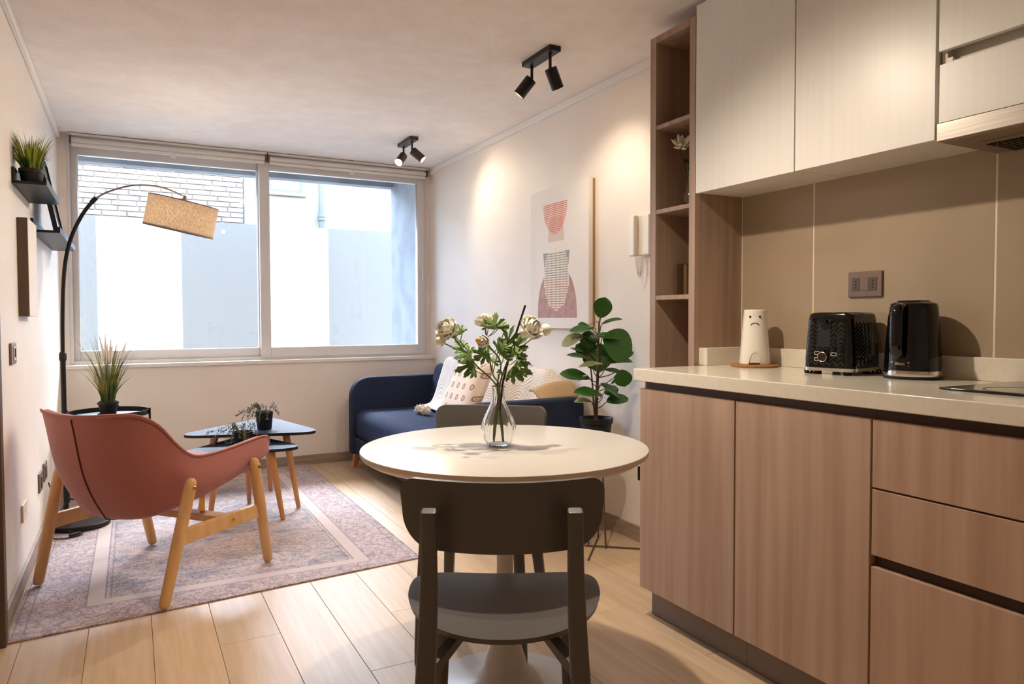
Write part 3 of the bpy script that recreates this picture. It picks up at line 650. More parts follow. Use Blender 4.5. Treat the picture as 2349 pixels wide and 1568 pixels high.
for s in (-1, 1):
    c_ = kd*.0835+ks*(.026*s)
    MB().tube([c_+ks*(.0022*math.cos(a))+kd*.0015+Vector((0, 0, .055+.0022*math.sin(a))) for a in np.linspace(0, 2*PI, 13)], .0005, 5).build('off_mark', TRIM, sw, local=True)
    MB().tube([c_+kd*.0015+Vector((0, 0, z)) for z in (.041, .046)], .0006, 5).build('on_mark', TRIM, sw, local=True)

# ------------------------------------------------------------------ dining table and chairs
TX, TY, TZ, TR = .956, 1.857, .73, .415
tb = thing('pedestal_table', 'round white pedestal dining table with glossy top', 'table', (TX, TY, 0))
MB().lathe([(TR-.022, TZ-.028), (TR-.004, TZ-.016), (TR, TZ-.011), (TR, TZ-.0025)], 128, (TX, TY, 0)).build('top_edge', TEDGE, tb, smooth=True)
MB().lathe([(TR, TZ-.0026), (TR-.0008, TZ-.0006), (TR-.003, TZ), (0, TZ)], 128, (TX, TY, 0)).build('tabletop', TWHITE, tb, smooth=True)
MB().lathe([(.0675, .066), (.060, .10), (.047, .14), (.037, .18), (.029, .26), (.0245, .36), (.0235, .46), (.0255, .56), (.034, .63), (.055, .68), (.085, .70), (.10, .702)], 48, (TX, TY, 0)).build('stem', TWHITE, tb, smooth=True)
MB().lathe([(.245, .001), (.248, .004), (.245, .008), (.21, .014), (.16, .022), (.115, .034), (.088, .048), (.074, .060), (.069, .068), (.05, .068)], 64, (TX, TY, 0)).build('base', TWHITE, tb, smooth=True)

def make_chair(label):
    "dining chair, local +y is the way it faces, origin on the floor under the seat centre"
    t = thing('dining_chair', label, 'chair', (0, 0, 0), group='grey dining chairs')
    def seat(top):
        def fn(u, v):
            a = 2*PI*u; r = v
            ca, sa = math.cos(a), math.sin(a); n = 2.6 if sa > 0 else 2.15
            x = math.copysign(abs(ca)**(2/n), ca)*.226*r; y = .055+math.copysign(abs(sa)**(2/n), sa)*(.178 if sa > 0 else .268)*r
            z = .444 + .018*(x/.225)**2 - .012*max(0, (y-.06)/.15)**2 + .008*max(0, (-y-.02)/.2)**2
            return Vector((x, y, z + (0 if top else -.012)))
        return fn
    mb = MB().grid(lambda u, v: seat(True)(u, 1-v*.999), 72, 10, True); b = len(mb.v)
    mb.grid(lambda u, v: seat(False)(u, 1-v*.999)*1.0 if v > 0 else seat(False)(u, .985), 72, 10, True)
    for i in range(72): j = (i+1) % 72; mb.f.append([i*10, j*10, b+j*10, b+i*10])
    mb.build('seat', GREY, t, local=True, smooth=True)
    # curved back plate
    R_ = .45; half = .212
    def outline(s):   # s in -1..1 : bottom, top heights
        e = abs(s)*half
        def corner(d, r): return r-math.sqrt(max(r*r-(r-d)**2, 0)) if d < r else 0
        d = half-e
        return .638+corner(d, .062)+.006*s*s, .783-corner(d, .036)+.004*s*s
    ss = [math.sin(x*PI/2) for x in np.linspace(-1, 1, 61)]
    mb = MB(); rows = 6
    for f in (0, 1):
        for s in ss:
            lo, hi = outline(s*.9995); ang = s*half/R_
            for k in range(rows):
                z = lo+(hi-lo)*k/(rows-1); off = R_-(.0065 if f else -.0065)
                tp_ = 1-.055*(.783-z)/.145
                mb.v.append(Vector((math.sin(ang)*off*tp_, -.246+R_-math.cos(ang)*off - (z-.64)*.12, z)))
    n = len(ss); q = n*rows
    for i in range(n-1):
        for k in range(rows-1):
            a = i*rows+k; c = a+rows; mb.f += [[a, c, c+1, a+1], [q+a, q+a+1, q+c+1, q+c]]
        for k in (0, rows-1): a = i*rows+k; c = a+rows; mb.f.append([a, q+a, q+c, c])
    for i in (0, n-1):
        for k in range(rows-1): a = i*rows+k; mb.f.append([a, a+1, q+a+1, q+a])
    mb.build('backrest', GREY, t, local=True, smooth=True)
    for s in (-1, 1):
        pts = catmull([(s*.185, -.315, 0), (s*.172, -.275, .16), (s*.160, -.248, .30), (s*.150, -.242, .45), (s*.143, -.262, .60), (s*.139, -.296, .738)], 22)
        mb = MB()
        for i, p in enumerate(pts):
            t_ = (pts[min(i+1, 21)]-pts[max(i-1, 0)]).normalized(); a = Vector((1, 0, 0)); c = t_.cross(a).normalized(); f = i/21
            wx = .0155+.004*math.sin(PI*min(1, f*1.15)); wy = .013+.006*math.sin(PI*min(1, f*1.2))
            for (u, v) in rpoly([(-wx, -wy, .008), (wx, -wy, .008), (wx, wy, .008), (-wx, wy, .008)], 3): mb.v.append(p+a*u+c*v)
        m = len(mb.v)//22
        for i in range(21):
            for j in range(m): j2 = (j+1) % m; mb.f.append([i*m+j, i*m+j2, (i+1)*m+j2, (i+1)*m+j])
        mb.f.append(list(range(m))[::-1]); mb.f.append([21*m+j for j in range(m)])
        lg = mb.build('rear_leg', GREY, t, local=True, smooth=True, bevel=.004)
        MB().tube([(s*.139, -.285, .705), (s*.139, -.238, .708)], .008, 10).build('back_peg', BLACK, lg, local=True, smooth=True)
        MB().tube(catmull([(s*.168, .145, 0), (s*.160, .135, .22), (s*.150, .125, .42)], 8), [.0135, .016, .017, .0175, .018, .018, .018, .018], 12).build('front_leg', GREY, t, local=True, smooth=True)
        MB().add([Vector((s*.150, -.24, .395)), Vector((s*.150, -.24, .365)), Vector((s*.06, -.06, .418)), Vector((s*.06, -.06, .436)),
                  Vector((s*.172, -.23, .395)), Vector((s*.172, -.23, .365)), Vector((s*.085, -.05, .418)), Vector((s*.085, -.05, .436))],
                 [(0,1,2,3),(4,7,6,5),(0,4,5,1),(1,5,6,2),(2,6,7,3),(3,7,4,0)]).build('seat_support', GREY, t, local=True, bevel=.003)
        MB().add([Vector((s*.06, -.07, .418)), Vector((s*.06, -.07, .437)), Vector((s*.135, .15, .437)), Vector((s*.135, .15, .405)),
                  Vector((s*.085, -.07, .418)), Vector((s*.085, -.07, .437)), Vector((s*.16, .14, .437)), Vector((s*.16, .14, .405))],
                 [(0,1,2,3),(4,7,6,5),(0,4,5,1),(1,5,6,2),(2,6,7,3),(3,7,4,0)]).build('seat_support', GREY, t, local=True, bevel=.003)
    return t
ch = make_chair('grey-brown dining chair nearest the camera, back turned to it')
def place(o, depth, right, ang): p = FW*depth+RT*right; o.location = (p.x, p.y, 0); o.rotation_euler = (0, 0, ang)
place(ch, 1.645, -.020, -YAW)
c2 = dup(ch); c2['label'] = 'grey-brown dining chair on the far side of the table, facing the camera'
place(c2, 2.375, -.112, -YAW+PI-math.radians(9))

# ------------------------------------------------------------------ vase with flowers on the table
VX, VY = .942, 1.868
vz = TZ+.0006
va = thing('glass_vase', 'clear fluted glass vase on the round table', 'vase', (VX, VY, vz))
rib = lambda q, z: .05*math.sin(12*q+z*22)*max(0, min(1, (z-.006)/.03))*max(0, min(1, (.135-z)/.04))
prof = [(.029, 0), (.034, .004), (.043, .022), (.0485, .045), (.0475, .062), (.041, .082), (.031, .103), (.022, .125), (.0170, .145), (.0160, .158), (.0175, .168), (.0205, .175)]
prof = [(p.x, p.y) for p in catmull([(r, z, 0) for r, z in [(.029, 0), (.033, .003), (.042, .016), (.0482, .036), (.0490, .052), (.0455, .070), (.0375, .090), (.0285, .110), (.0215, .130), (.0178, .148), (.0165, .160), (.0178, .169), (.0205, .175)]], 40)]
inn = [(r-.0022, z) for r, z in prof[2:]][::-1]; inn[0] = (.0190, .1752)
MB().lathe(prof+inn+[(.028, .0075), (0, .0065)], 96, (VX, VY, vz), rib=rib).build('glass', VGL, va, smooth=True)
def petal_fn(u, v):
    w_ = .021*math.sqrt(max(0, 1-((v-.52)/.56)**2))+.0015; x = (u-.5)*2*w_; c = 1-((u-.5)*2)**2
    return Vector((x, .005+.016*math.sin(v*2.2)*(.55+.45*c)-.006*v, .036*v*(1-.10*(1-c)) + .0012*math.sin(13*u+5*v)))
petal_me = MB().grid(petal_fn, 9, 9).build('petal', PETAL, mesh_only=True, smooth=True)
VD = 2.085
def lobed_leaf(size, seed):
    r_ = random.Random(seed); mb = MB(); lobes = 5; pts = []
    for k in range(lobes):
        a0 = math.radians(-75+150*k/(lobes-1)); L_ = size*(1-.32*abs(k-2)/2)
        for da, fr in ((-14, .34), (-11, .66), (-13, .8), (-5, .86), (-4, .98), (0, .92), (4, 1.0), (6, .86), (13, .78), (11, .62), (14, .34)):
            a = a0+math.radians(da); pts.append((math.sin(a)*L_*fr, math.cos(a)*L_*fr))
    pts = [(0, -.02*size)] + pts; c = (0, size*.18)
    f = lambda x, y: Vector((x, y, -.35*(x*x+y*y)/size + .06*size*math.sin(x/size*6)))
    vs = [f(*c)] + [f(*p) for p in pts]; n = len(pts)
    mb.add(vs, [(0, i+1, i+2) for i in range(n-1)]+[(0, n, 1)])
    return mb.build('leaf', FLEAF, mesh_only=True, smooth=True)
lobes = [lobed_leaf(.048, 1), lobed_leaf(.040, 2), lobed_leaf(.056, 3)]
rf = random.Random(11)
def flower(label, base, mid, head, hr, facing, buds=(), leaves=(), dd=0.0, opening=1.0, pet=True):
    "one cut stem: stem tube through the vase neck, bloom of separate petals, side buds and lobed leaves"
    root = Vector(base); t = thing('cut_flower', label, 'flower', root, group='cream flowers in the vase')
    neck = Vector((VX+(root.x-VX)*-.25, VY+(root.y-VY)*-.25, vz+.172))
    H_ = at(*head, VD+dd); Mi = at(*mid, VD+dd*.6)
    pts = catmull([root, (root+neck)/2+Vector((rf.uniform(-.006, .006), rf.uniform(-.006, .006), 0)), neck, Mi, H_], 26)
    MB().tube(pts, [.0028]*14+[.0024]*12, 8).build('stem', GSTEM, t, smooth=True)
    fd = Vector(facing).normalized(); Q = fd.to_track_quat('Z', 'Y')
    def bloom(c, r, n_out, layers, Qq):
        sc = r/.034
        for l_ in range(layers):
            k_ = n_out-l_; tilt = (-.80+.36*l_)*opening
            for k in range(k_):
                q = Qq @ Euler((0, 0, 2*PI*k/k_+l_*.5+rf.uniform(-.15, .15))).to_quaternion() @ Euler((tilt+rf.uniform(-.1, .1), 0, 0)).to_quaternion()
                s_ = sc*(1.0-.10*l_)*rf.uniform(.9, 1.08)
                inst('petal', petal_me, t, c-fd*(r*.35)+fd*(l_*.003), q, (s_, s_*.8, s_))
        MB().ball(c-fd*r*.05, r*.45, 12, 8).build('bloom_core', PETAL, t, smooth=True)
    bloom(H_+fd*hr*.35, hr*1.08, 10, 4, Q)
    sp_ = MB()
    for k in range(5):
        a = 2*PI*k/5; u = Q @ Vector((math.cos(a), math.sin(a), 0)); w_ = Q @ Vector((-math.sin(a), math.cos(a), 0)); c = H_
        sp_.add([c, c+u*hr*.4+w_*hr*.2, c+u*hr*.75+fd*hr*.15, c+u*hr*.4-w_*hr*.2], [(0, 1, 2, 3)])
    sp_.build('sepals', FLEAF, t)
    for (bx, by, br, off, green) in buds:
        bc = at(bx, by, VD+dd+off); src = pts[18]
        MB().tube(catmull([src, (src+bc)/2+Vector((0, 0, .008)), bc], 10), .0017, 6).build('side_stem', GSTEM, t, smooth=True)
        bd_ = MB().ball(bc, (br, br, br*1.1), 14, 10).build('bud', FLEAF if green else PETAL, t, smooth=True)
        if not green:
            sb = MB()
            dirn = (bc-src).normalized(); qq = dirn.to_track_quat('Z', 'Y')
            for k in range(4):
                a = PI/2*k; u = qq @ Vector((math.cos(a), math.sin(a), 0)); w_ = qq @ Vector((-math.sin(a), math.cos(a), 0)); c = bc-dirn*br*1.02
                sb.add([c, c+u*br*.8+w_*br*.45+dirn*br*.25, c+u*br*1.08+dirn*br*.95, c+u*br*.8-w_*br*.45+dirn*br*.25], [(0, 1, 2, 3)])
            sb.build('bud_sepals', FLEAF, bd_)
    for (lx, ly, tx, ty, off, s_) in leaves:
        a = at(lx, ly, VD+dd+off); b = at(tx, ty, VD+dd+off+rf.uniform(-.02, .02)); d = (b-a)
        src = min(pts[12:], key=lambda p: (p-a).length + abs(p.z-a.z+.03))
        MB().tube(catmull([src, (src+a)/2-Vector((0, 0, .004)), a], 8), .0013, 5).build('leaf_stalk', GSTEM, t, smooth=True)
        y_ = d.normalized(); tocam = (Vector((0, 0, CAMZ))-a).normalized(); z_ = (tocam + Vector((rf.uniform(-.5, .5), rf.uniform(-.5, .5), rf.uniform(.1, .9)))); z_ = (z_-y_*z_.dot(y_)).normalized(); x_ = y_.cross(z_)
        M_ = Matrix((x_, y_, z_)).transposed(); me = lobes[rf.randint(0, 2)]; k = d.length/.048*s_
        inst('leaf', me, t, a, M_.to_quaternion(), (k, k, k))
    return t
flower('cream flower leaning far left with a smaller bloom below it', (VX+.016, VY+.004, vz+.012), (1085, 830), (1030, 758), .033, at(1000, 730, VD-.06)-at(1030, 758, VD),
       buds=((1010, 783, .0145, -.02, False), (1041, 768, .010, .02, True)),
       leaves=((1060, 765, 1045, 735, .0, .9), (1062, 800, 1040, 775, .03, .8), (1075, 820, 1035, 812, -.03, 1.0), (1085, 835, 1050, 845, -.04, 1.0), (1080, 815, 1040, 790, -.05, 1.0), (1092, 850, 1058, 858, .03, .9)))
flower('cream flower at top centre half hidden by leaves', (VX-.010, VY+.014, vz+.014), (1128, 850), (1112, 745), .031, (-.15, -.2, 1), dd=.03,
       leaves=((1135, 755, 1137, 722, -.06, 1.1), (1120, 752, 1108, 728, -.05, .9), (1145, 752, 1165, 735, -.05, .9), (1122, 790, 1102, 806, -.06, 1.1), (1118, 810, 1085, 822, -.05, 1.2), (1140, 800, 1160, 775, -.04, 1.0), (1130, 830, 1150, 812, .03, .9)),
       buds=((1160, 748, .011, .02, True),))
flower('small cream flower facing the camera with a yellow centre', (VX+.006, VY-.018, vz+.012), (1148, 830), (1112, 784), .021, at(1080, 776, VD-.16)-at(1112, 784, VD-.06), dd=-.07, opening=.55,
       leaves=((1150, 800, 1182, 782, .02, 1.0), (1155, 820, 1175, 795, .03, 1.0), (1108, 815, 1082, 800, .0, 1.0), (1150, 850, 1138, 870, .02, .7)))
flower('large cream flower leaning right with a bud beside it', (VX-.018, VY-.006, vz+.013), (1168, 820), (1212, 755), .037, at(1250, 728, VD-.05)-at(1212, 755, VD),
       buds=((1202, 763, .013, -.03, False), (1252, 756, .016, .02, False)),
       leaves=((1165, 790, 1168, 755, -.02, 1.1), (1180, 800, 1205, 768, .02, 1.0), (1180, 815, 1212, 790, -.02, 1.1), (1185, 825, 1222, 828, -.03, 1.1), (1178, 840, 1215, 852, .0, 1.0), (1195, 852, 1200, 880, -.02, .9), (1170, 850, 1200, 870, .02, .9)))
pc = at(1097, 780, VD-.115); MB().ball(pc, (.008, .008, .008), 10, 8).build('flower_centre', PETALC, [o for o in COL.objects if o.get('label', '').startswith('small cream flower')][0], smooth=True)
st = MB().tube([at(1147, 940, VD+.005), at(1152, 884, VD), at(1172, 800, VD+.005), at(1205, 700, VD+.01)], .0032, 8).build('reed_stick', mat('dark_reed', (40, 26, 22), .6), smooth=True)
tag(st, 'thin dark brown stick standing among the cream flowers', 'stick')

# ------------------------------------------------------------------ armchair
AC = Vector((.088, 3.434, 0))
RUGT = .007
ac = thing('armchair', 'dusty pink upholstered armchair with beech legs on the rug', 'armchair', (AC.x, AC.y, RUGT), math.radians(41))
Tc = [(-.400, 0, .728), (-.392, .10, .732), (-.368, .19, .738), (-.325, .262, .732), (-.270, .305, .690), (-.205, .328, .606), (-.130, .336, .553), (-.02, .342, .548), (.12, .345, .560), (.245, .342, .572), (.300, .335, .562), (.322, .322, .525)]
Bc = [(-.255, 0, .300), (-.248, .085, .302), (-.232, .155, .308), (-.205, .205, .318), (-.17, .235, .330), (-.12, .258, .343), (-.06, .272, .356), (.03, .285, .376), (.13, .292, .402), (.23, .292, .432), (.282, .290, .450), (.298, .286, .462)]
nh = 40; Tp, Bp = catmull(Tc, nh), catmull(Bc, nh)
def half(s_): return [Vector((p.x, p.y*s_, p.z)) for p in Tp], [Vector((p.x, p.y*s_, p.z)) for p in Bp]
TT = half(-1)[0][::-1] + half(1)[0][1:]; BB = half(-1)[1][::-1] + half(1)[1][1:]
mb = MB(); nv = 12; nu_ = 6; cols = len(TT)
for a, b in zip(TT, BB):
    out = Vector((a.x+.02 if abs(a.y) > .3 else a.x, a.y, 0)); 
    out = Vector((b.x*.9 if b.x < 0 else 0, b.y, 0)).normalized() if Vector((b.x, b.y, 0)).length > .01 else Vector((-1, 0, 0))
    for k in range(nv):
        v = k/(nv-1); p = a.lerp(b, v); p = p + out*(.030*math.sin(PI*v**1.35)); mb.v.append(p)
    c = Vector((b.x*.25+.02, 0, b.z-.012 + .02*(b.x > 0)))
    for k in range(1, nu_+1):
        v = k/nu_; p = b.lerp(c, v); p.z -= .012*math.sin(PI*v); mb.v.append(p)
nr = nv+nu_
for i in range(cols-1):
    for k in range(nr-1): a = i*nr+k; mb.f.append([a, a+1, a+nr+1, a+nr])
shell = mb.build('shell', PINK, ac, local=True, smooth=True)
md = shell.modifiers.new('solid', 'SOLIDIFY'); md.thickness = .034; md.offset = 1.0 if False else -1.0; md.use_rim = True
md = shell.modifiers.new('sub', 'SUBSURF'); md.levels = 1; md.render_levels = 2
mid = cols//2
out = Vector((-1, 0, 0))
seam = [TT[mid].lerp(BB[mid], v)+out*(.030*math.sin(PI*v**1.35)+.001) for v in np.linspace(.03, 1, 16)] + [BB[mid].lerp(Vector((BB[mid].x*.25+.02, 0, BB[mid].z-.012)), v)+Vector((0, 0, -.013*math.sin(PI*v)-.001)) for v in (.2, .4)]
MB().tube(seam, .0028, 8).build('back_seam', PINKD, shell, local=True, smooth=True)
MB().tube([p+Vector((0, 0, .0015)) for p in TT], .0042, 8).build('piping', PINK, shell, local=True, smooth=True)
MB().prism(rpoly([(-.20, -.235, .08), (.31, -.27, .06), (.31, .27, .06), (-.20, .235, .08)], 6), .40, .475).build('seat_cushion', PINK, ac, local=True, bevel=.03, seg=4)
for s in (-1, 1):
    for nm, f_, t_ in (('rear_leg', (-.300, .342, .02), (-.172, .362, .475)), ('front_leg', (.278, .346, .02), (.172, .364, .490))):
        a, b = Vector((f_[0], s*f_[1], .005)), Vector((t_[0], s*t_[1], t_[2]))
        prof = [(0, .011), (.008, .017), (.03, .0205), (.5, .0235), (.93, .0235), (.98, .019), (1.0, .010)]
        lg = MB().tube([a.lerp(b, u) for u, _ in prof], [r for _, r in prof], 18).build(nm, BEECH, ac, local=True, smooth=True)
        bo = a.lerp(b, .925)+Vector((0, s*.023, 0)); MB().tube([bo, bo+Vector((0, s*.004, 0))], [.0085, .006], 12).build('brass_bolt', BRASS, lg, local=True, smooth=True)
    rl = MB().box(-.232, .222, s*.347-.0125, s*.347+.0125, .222, .282).build('side_rail', BEECH, ac, local=True, bevel=.004)
    MB().tube([(.052, s*.3595, .252), (.052, s*.364, .252)], [.0085, .006], 12).build('brass_bolt', BRASS, rl, local=True, smooth=True)
MB().box(.02, .085, -.335, .335, .24, .268).build('cross_rail', BEECH, ac, local=True, bevel=.003)
for s in (-1, 1): MB().box(.045, .06, s*.19-.008, s*.19+.008, .268, .355).build('brass_bracket', BRASS, ac, local=True, bevel=.001)

# ------------------------------------------------------------------ rug
rg = MB().prism([(-.402, 2.925), (.30, 3.0), (1.157, 3.092), (1.165, 5.505), (-.402, 5.505)], .0005, RUGT-.0005).build('rug', RUG, bevel=.002); tag(rg, 'faded oriental rug in dusty pink and grey-blue', 'rug')

# ------------------------------------------------------------------ nesting coffee tables
def coffee(label, z, corners, legs, group='nesting coffee tables'):
    cx = sum(c[0] for c in corners)/3; cy = sum(c[1] for c in corners)/3
    t = thing('coffee_table', label, 'table', (cx, cy, RUGT), group=group)
    poly = rpoly([(x, y, .19) for x, y in corners], 14)
    ed = MB().prism(poly, z-.016, z-.0015).build('edge_band', BLACK, t, smooth=True)
    MB().prism([(cx+(x-cx)*.999, cy+(y-cy)*.999) for x, y in poly], z-.002, z).build('top', SLATE, t)
    for (fx, fy) in legs:
        tx, ty = cx+(fx-cx)*.72, cy+(fy-cy)*.72
        MB().tube([(fx, fy, RUGT+.004), (tx, ty, z-.014)], [.0125, .021], 16).build('leg', BEECH2, t, smooth=True)
coffee('larger slate-topped rounded coffee table with oak legs', .45, [(.98, 4.17), (.17, 4.42), (.80, 5.02)], [(.835, 4.235), (.325, 4.455), (.765, 4.76)])
coffee('smaller slate-topped rounded coffee table nested in front', .395, [(.86, 4.02), (.13, 4.10), (.62, 4.66)], [(.710, 4.028), (.345, 4.115), (.60, 4.50)])
def pot_plant(x, y, z, r, h, label, trail, seed):
    t = thing('trailing_plant', label, 'plant', (x, y, z), group='trailing plants on the coffee tables')
    MB().lathe([(r*.80, .0005), (r*.82, .004), (r, h-.004), (r*1.03, h), (r*.95, h), (r*.93, h-.01), (r*.9, h-.014), (0, h-.014)], 28, (x, y, z)).build('pot', POT, t, smooth=True)
    r_ = random.Random(seed); mb = MB(); sm = MB()
    for k in range(16):
        a = trail+r_.uniform(-1.5, 1.5) if k > 4 else r_.uniform(0, 2*PI); L_ = r_.uniform(.05, .17) if k > 4 else r_.uniform(.03, .06)
        d = Vector((math.cos(a), math.sin(a), 0)); p0 = Vector((x, y, z+h-.008))+d*r*.5
        drop = min(.05, h*.6)
        pts = catmull([p0, p0+d*r*.6+Vector((0, 0, .03+.02*r_.random())), p0+d*L_*.75+Vector((0, 0, .012)), p0+d*L_+Vector((0, 0, -drop*r_.random()))], 12)
        sm.tube(pts, .0012, 5)
        for p in pts[2:]:
            for q in range(3):
                v = Vector((r_.uniform(-1, 1), r_.uniform(-1, 1), r_.uniform(-.2, 1))).normalized(); w_ = v.cross(Vector((.3, .2, 1))).normalized()*.0026; l2 = r_.uniform(.014, .024)
                b_ = p+v*l2*.5+Vector((0, 0, .001)); mb.add([p, b_+w_, p+v*l2+Vector((0, 0, .003)), b_-w_], [(0, 1, 2, 3)])
    sm.build('stems', SUCC, t, smooth=True); mb.build('leaves', SUCC, t)['kind'] = 'stuff'
pot_plant(.685, 4.45, .45, .050, .105, 'trailing plant in black pot on the larger coffee table', 3.5, 5)
pot_plant(.535, 4.215, .395, .052, .085, 'trailing plant in black pot on the smaller coffee table', 3.4, 8)
tr = MB().lathe([(.045, .0005), (.048, .003), (.062, .017), (.0645, .018), (.0645, .0165), (.050, .005), (0, .004)], 36, (.585, 4.115, .395)).build('gold_dish', GOLD, smooth=True); tag(tr, 'small round gold dish on the smaller coffee table', 'dish')

# ------------------------------------------------------------------ sofa
so = thing('sofa', 'navy blue two-seat sofa against the right wall', 'sofa', (1.8, 4.25, 0))
def arm(y0, y1):
    MB().prism(rpoly([(1.412, .105, .03), (2.165, .105, .03), (2.165, .672, .05), (1.412, .672, .17)], 10), y0, y1, 'y').build('armrest', NAVY, so, bevel=.018, seg=4)
arm(5.195, 5.285); arm(3.25, 3.34)
box('base', NAVY, 1.432, 2.14, 3.335, 5.2, .11, .235, so, bevel=.02, seg=3)
NAVY2 = mat('navy_creased_fabric', (46, 57, 82), .9, rgb2=(37, 47, 70), scale=(240, 240, 240), spec=.15, bump=.8, bscale=(9, 70, 9), bdist=.008)
box('seat_cushion', NAVY2, 1.428, 2.02, 3.345, 5.19, .215, .442, so, bevel=.075, seg=6)
bp_ = [(1.985, .40, .03), (2.165, .36, .03), (2.168, .745, .05), (2.075, .765, .06)]
MB().prism(rpoly(bp_, 8), 3.46, 5.185, 'y').build('backrest', NAVY, so, bevel=.03, seg=4)
for (x, y) in ((1.47, 5.245), (1.47, 3.295), (2.10, 5.245), (2.10, 3.295)):
    dx = -.03 if x < 1.8 else .02
    MB().add([(x-.026, y-.02, .112), (x+.026, y-.02, .112), (x+.026, y+.02, .112), (x-.026, y+.02, .112), (x+dx-.016, y-.014, 0), (x+dx+.016, y-.014, 0), (x+dx+.016, y+.014, 0), (x+dx-.016, y+.014, 0)],
             [(0,1,2,3),(4,7,6,5),(0,4,5,1),(1,5,6,2),(2,6,7,3),(3,7,4,0)]).build('leg', BEECH2, so, bevel=.003)
# throw draped over the backrest and seat
rt_ = random.Random(2)
prof_t = catmull([(2.172, .56), (2.172, .70), (2.150, .770), (2.105, .792), (2.055, .775), (2.015, .66), (1.975, .535), (1.945, .475), (1.90, .458), (1.865, .455)], 36)
def throw_fn(u, v):
    y = 4.94-u*1.60; p = prof_t[int(round(v*35))]; x, z = p[0], p[1]
    cut = .10*math.sin(u*5.0)+.06; 
    wob = .006*math.sin(y*23+v*5)+.004*math.sin(y*41)
    if z > .6: z += .022*math.exp(-((u-.30)/.28)**2) - .22*max(0, u-.86)
    if u > .9 and z > .5: z -= (u-.9)/.1*.10
    yy = y + .06*(v-.35)*(1-u)
    return Vector((min(x+wob*.6, 2.19), yy, z+abs(wob)+.008))
th = thing('throw_blanket', 'cream throw blanket with stitched rings over the sofa back', 'blanket', (1.95, 4.2, .45))
MB().grid(throw_fn, 70, 36).build('cloth', THROW, th, smooth=True, solid=.010)
tf = lambda u, v: Vector((1.93+.245*v, 3.338+.115*u-.012*math.sin(PI*v), .662+.085*math.sin(PI*(.02+u*.62))*(.25+.75*math.sin(PI*(.12+.5*v)))))
MB().grid(tf, 14, 14).build('folded_underside', TAN, th, smooth=True, solid=.012)
for (px, py, d) in ((963, 921, 5.0), (976, 928, 4.92)):
    c = at(px, py, d); mbt = MB().ball((c.x, c.y, .474), (.032, .034, .030), 14, 10)
    rr_ = random.Random(int(px))
    for k in range(46):
        a = rr_.uniform(0, 2*PI); e = rr_.uniform(-.6, 1.2); dv = Vector((math.cos(a)*math.cos(e), math.sin(a)*math.cos(e), math.sin(e))); mbt.tube([Vector((c.x, c.y, .474))+dv*.026, Vector((c.x, c.y, .474))+dv*.042], [.004, .002], 5)
    mbt.build('tassel', TASSEL, th, smooth=True)
# printed cushion leaning on the throw
cu = thing('throw_cushion', 'cream cushion printed with small brown motifs on the sofa', 'cushion', (1.83, 4.03, .462), math.radians(-90))
Mq = Matrix.Rotation(math.radians(-24), 3, 'X')
def pil(sg):
    def fn(u, v):
        x, z = (u-.5)*2, (v-.5)*2; e = (1-x**4)*(1-z**4); k = 1-.05*(abs(x*z))
        y = sg*.062*max(e, 0)**.55
        return Mq @ Vector((x*.225*k*(1-.04*(1-z*z)), y, z*.20*k*(1-.04*(1-x*x)))) + Vector((0, -.02, .20))
    return fn
mbp = MB().grid(pil(1), 22, 22); mbp.grid(pil(-1), 22, 22); mbp.build('cover', CUSH, cu, local=True, smooth=True)

# ------------------------------------------------------------------ rubber plant on wire stand
PD = 3.5; pcx = at(1368, 975, PD)
ps = thing('plant_stand', 'thin bronze wire plant stand by the sofa arm', 'stand', (pcx.x, pcx.y, 0))
cx, cy = pcx.x, pcx.y
MB().lathe([(.105, .448), (.11, .452), (.105, .456), (0, .456)], 36, (cx, cy, 0)).build('top_plate', BLACKM, ps, smooth=True)
feet = [(2.048, 2.955), (1.93, 2.868), (1.985, 2.80)]
for f in feet: MB().tube([(f[0], f[1], .004), (cx+(f[0]-cx)*.6, cy+(f[1]-cy)*.6, .448)], .0045, 8).build('leg', WIRE, ps, smooth=True)
for a, b in (((1.915, 2.878), (2.135, 2.698)), ((2.058, 2.966), (1.812, 2.693))): MB().tube([a+(.0048,), b+(.0048,)], .0042, 8).build('floor_bar', WIRE, ps, smooth=True)
rp_ = thing('rubber_plant', 'green broad-leaved rubber plant in a black pot beside the sofa', 'plant', (cx, cy, .4565))
pz = .4565; rimz = at(1368, 957, PD).z
MB().lathe([(.058, pz), (.062, pz+.004), (.074, rimz-.03), (.0735, rimz-.028), (.080, rimz-.026), (.082, rimz), (.078, rimz), (.075, rimz-.012), (.070, rimz-.02), (0, rimz-.02)], 40, (cx, cy, 0)).build('pot', POT, rp_, smooth=True)
MB().lathe([(.07, rimz-.019), (0, rimz-.016)], 24, (cx, cy, 0)).build('soil', SOIL, rp_)
trunk = [Vector((cx, cy, rimz-.02)), at(1368, 920, PD), at(1371, 860, PD), at(1372, 800, PD), at(1374, 750, PD), at(1377, 728, PD)]
tp = catmull(trunk, 30); MB().tube(tp, [.0095-.006*i/29 for i in range(30)], 10).build('stem', STEM, rp_, smooth=True)
MB().tube(catmull([Vector((cx-.012, cy-.01, rimz-.02)), at(1362, 925, PD-.02), at(1358, 870, PD-.03), at(1352, 820, PD-.03)], 16), [.006-.003*i/15 for i in range(16)], 8).build('stem', STEM, rp_, smooth=True)
def rleaf(fold, bend):
    def fn(u, v):
        wd = math.sin(PI*min(1, (.03+.97*v)))**.62*(.52-.06*math.cos(PI*v)); x = (u-.5)*2*wd*.62
        return Vector((x, v, fold*abs(x)*.9 - bend*v*v + .012*math.sin(8*v+3*u)))
    return MB().grid(fn, 9, 12).build('leaf', LEAF, mesh_only=True, smooth=True)
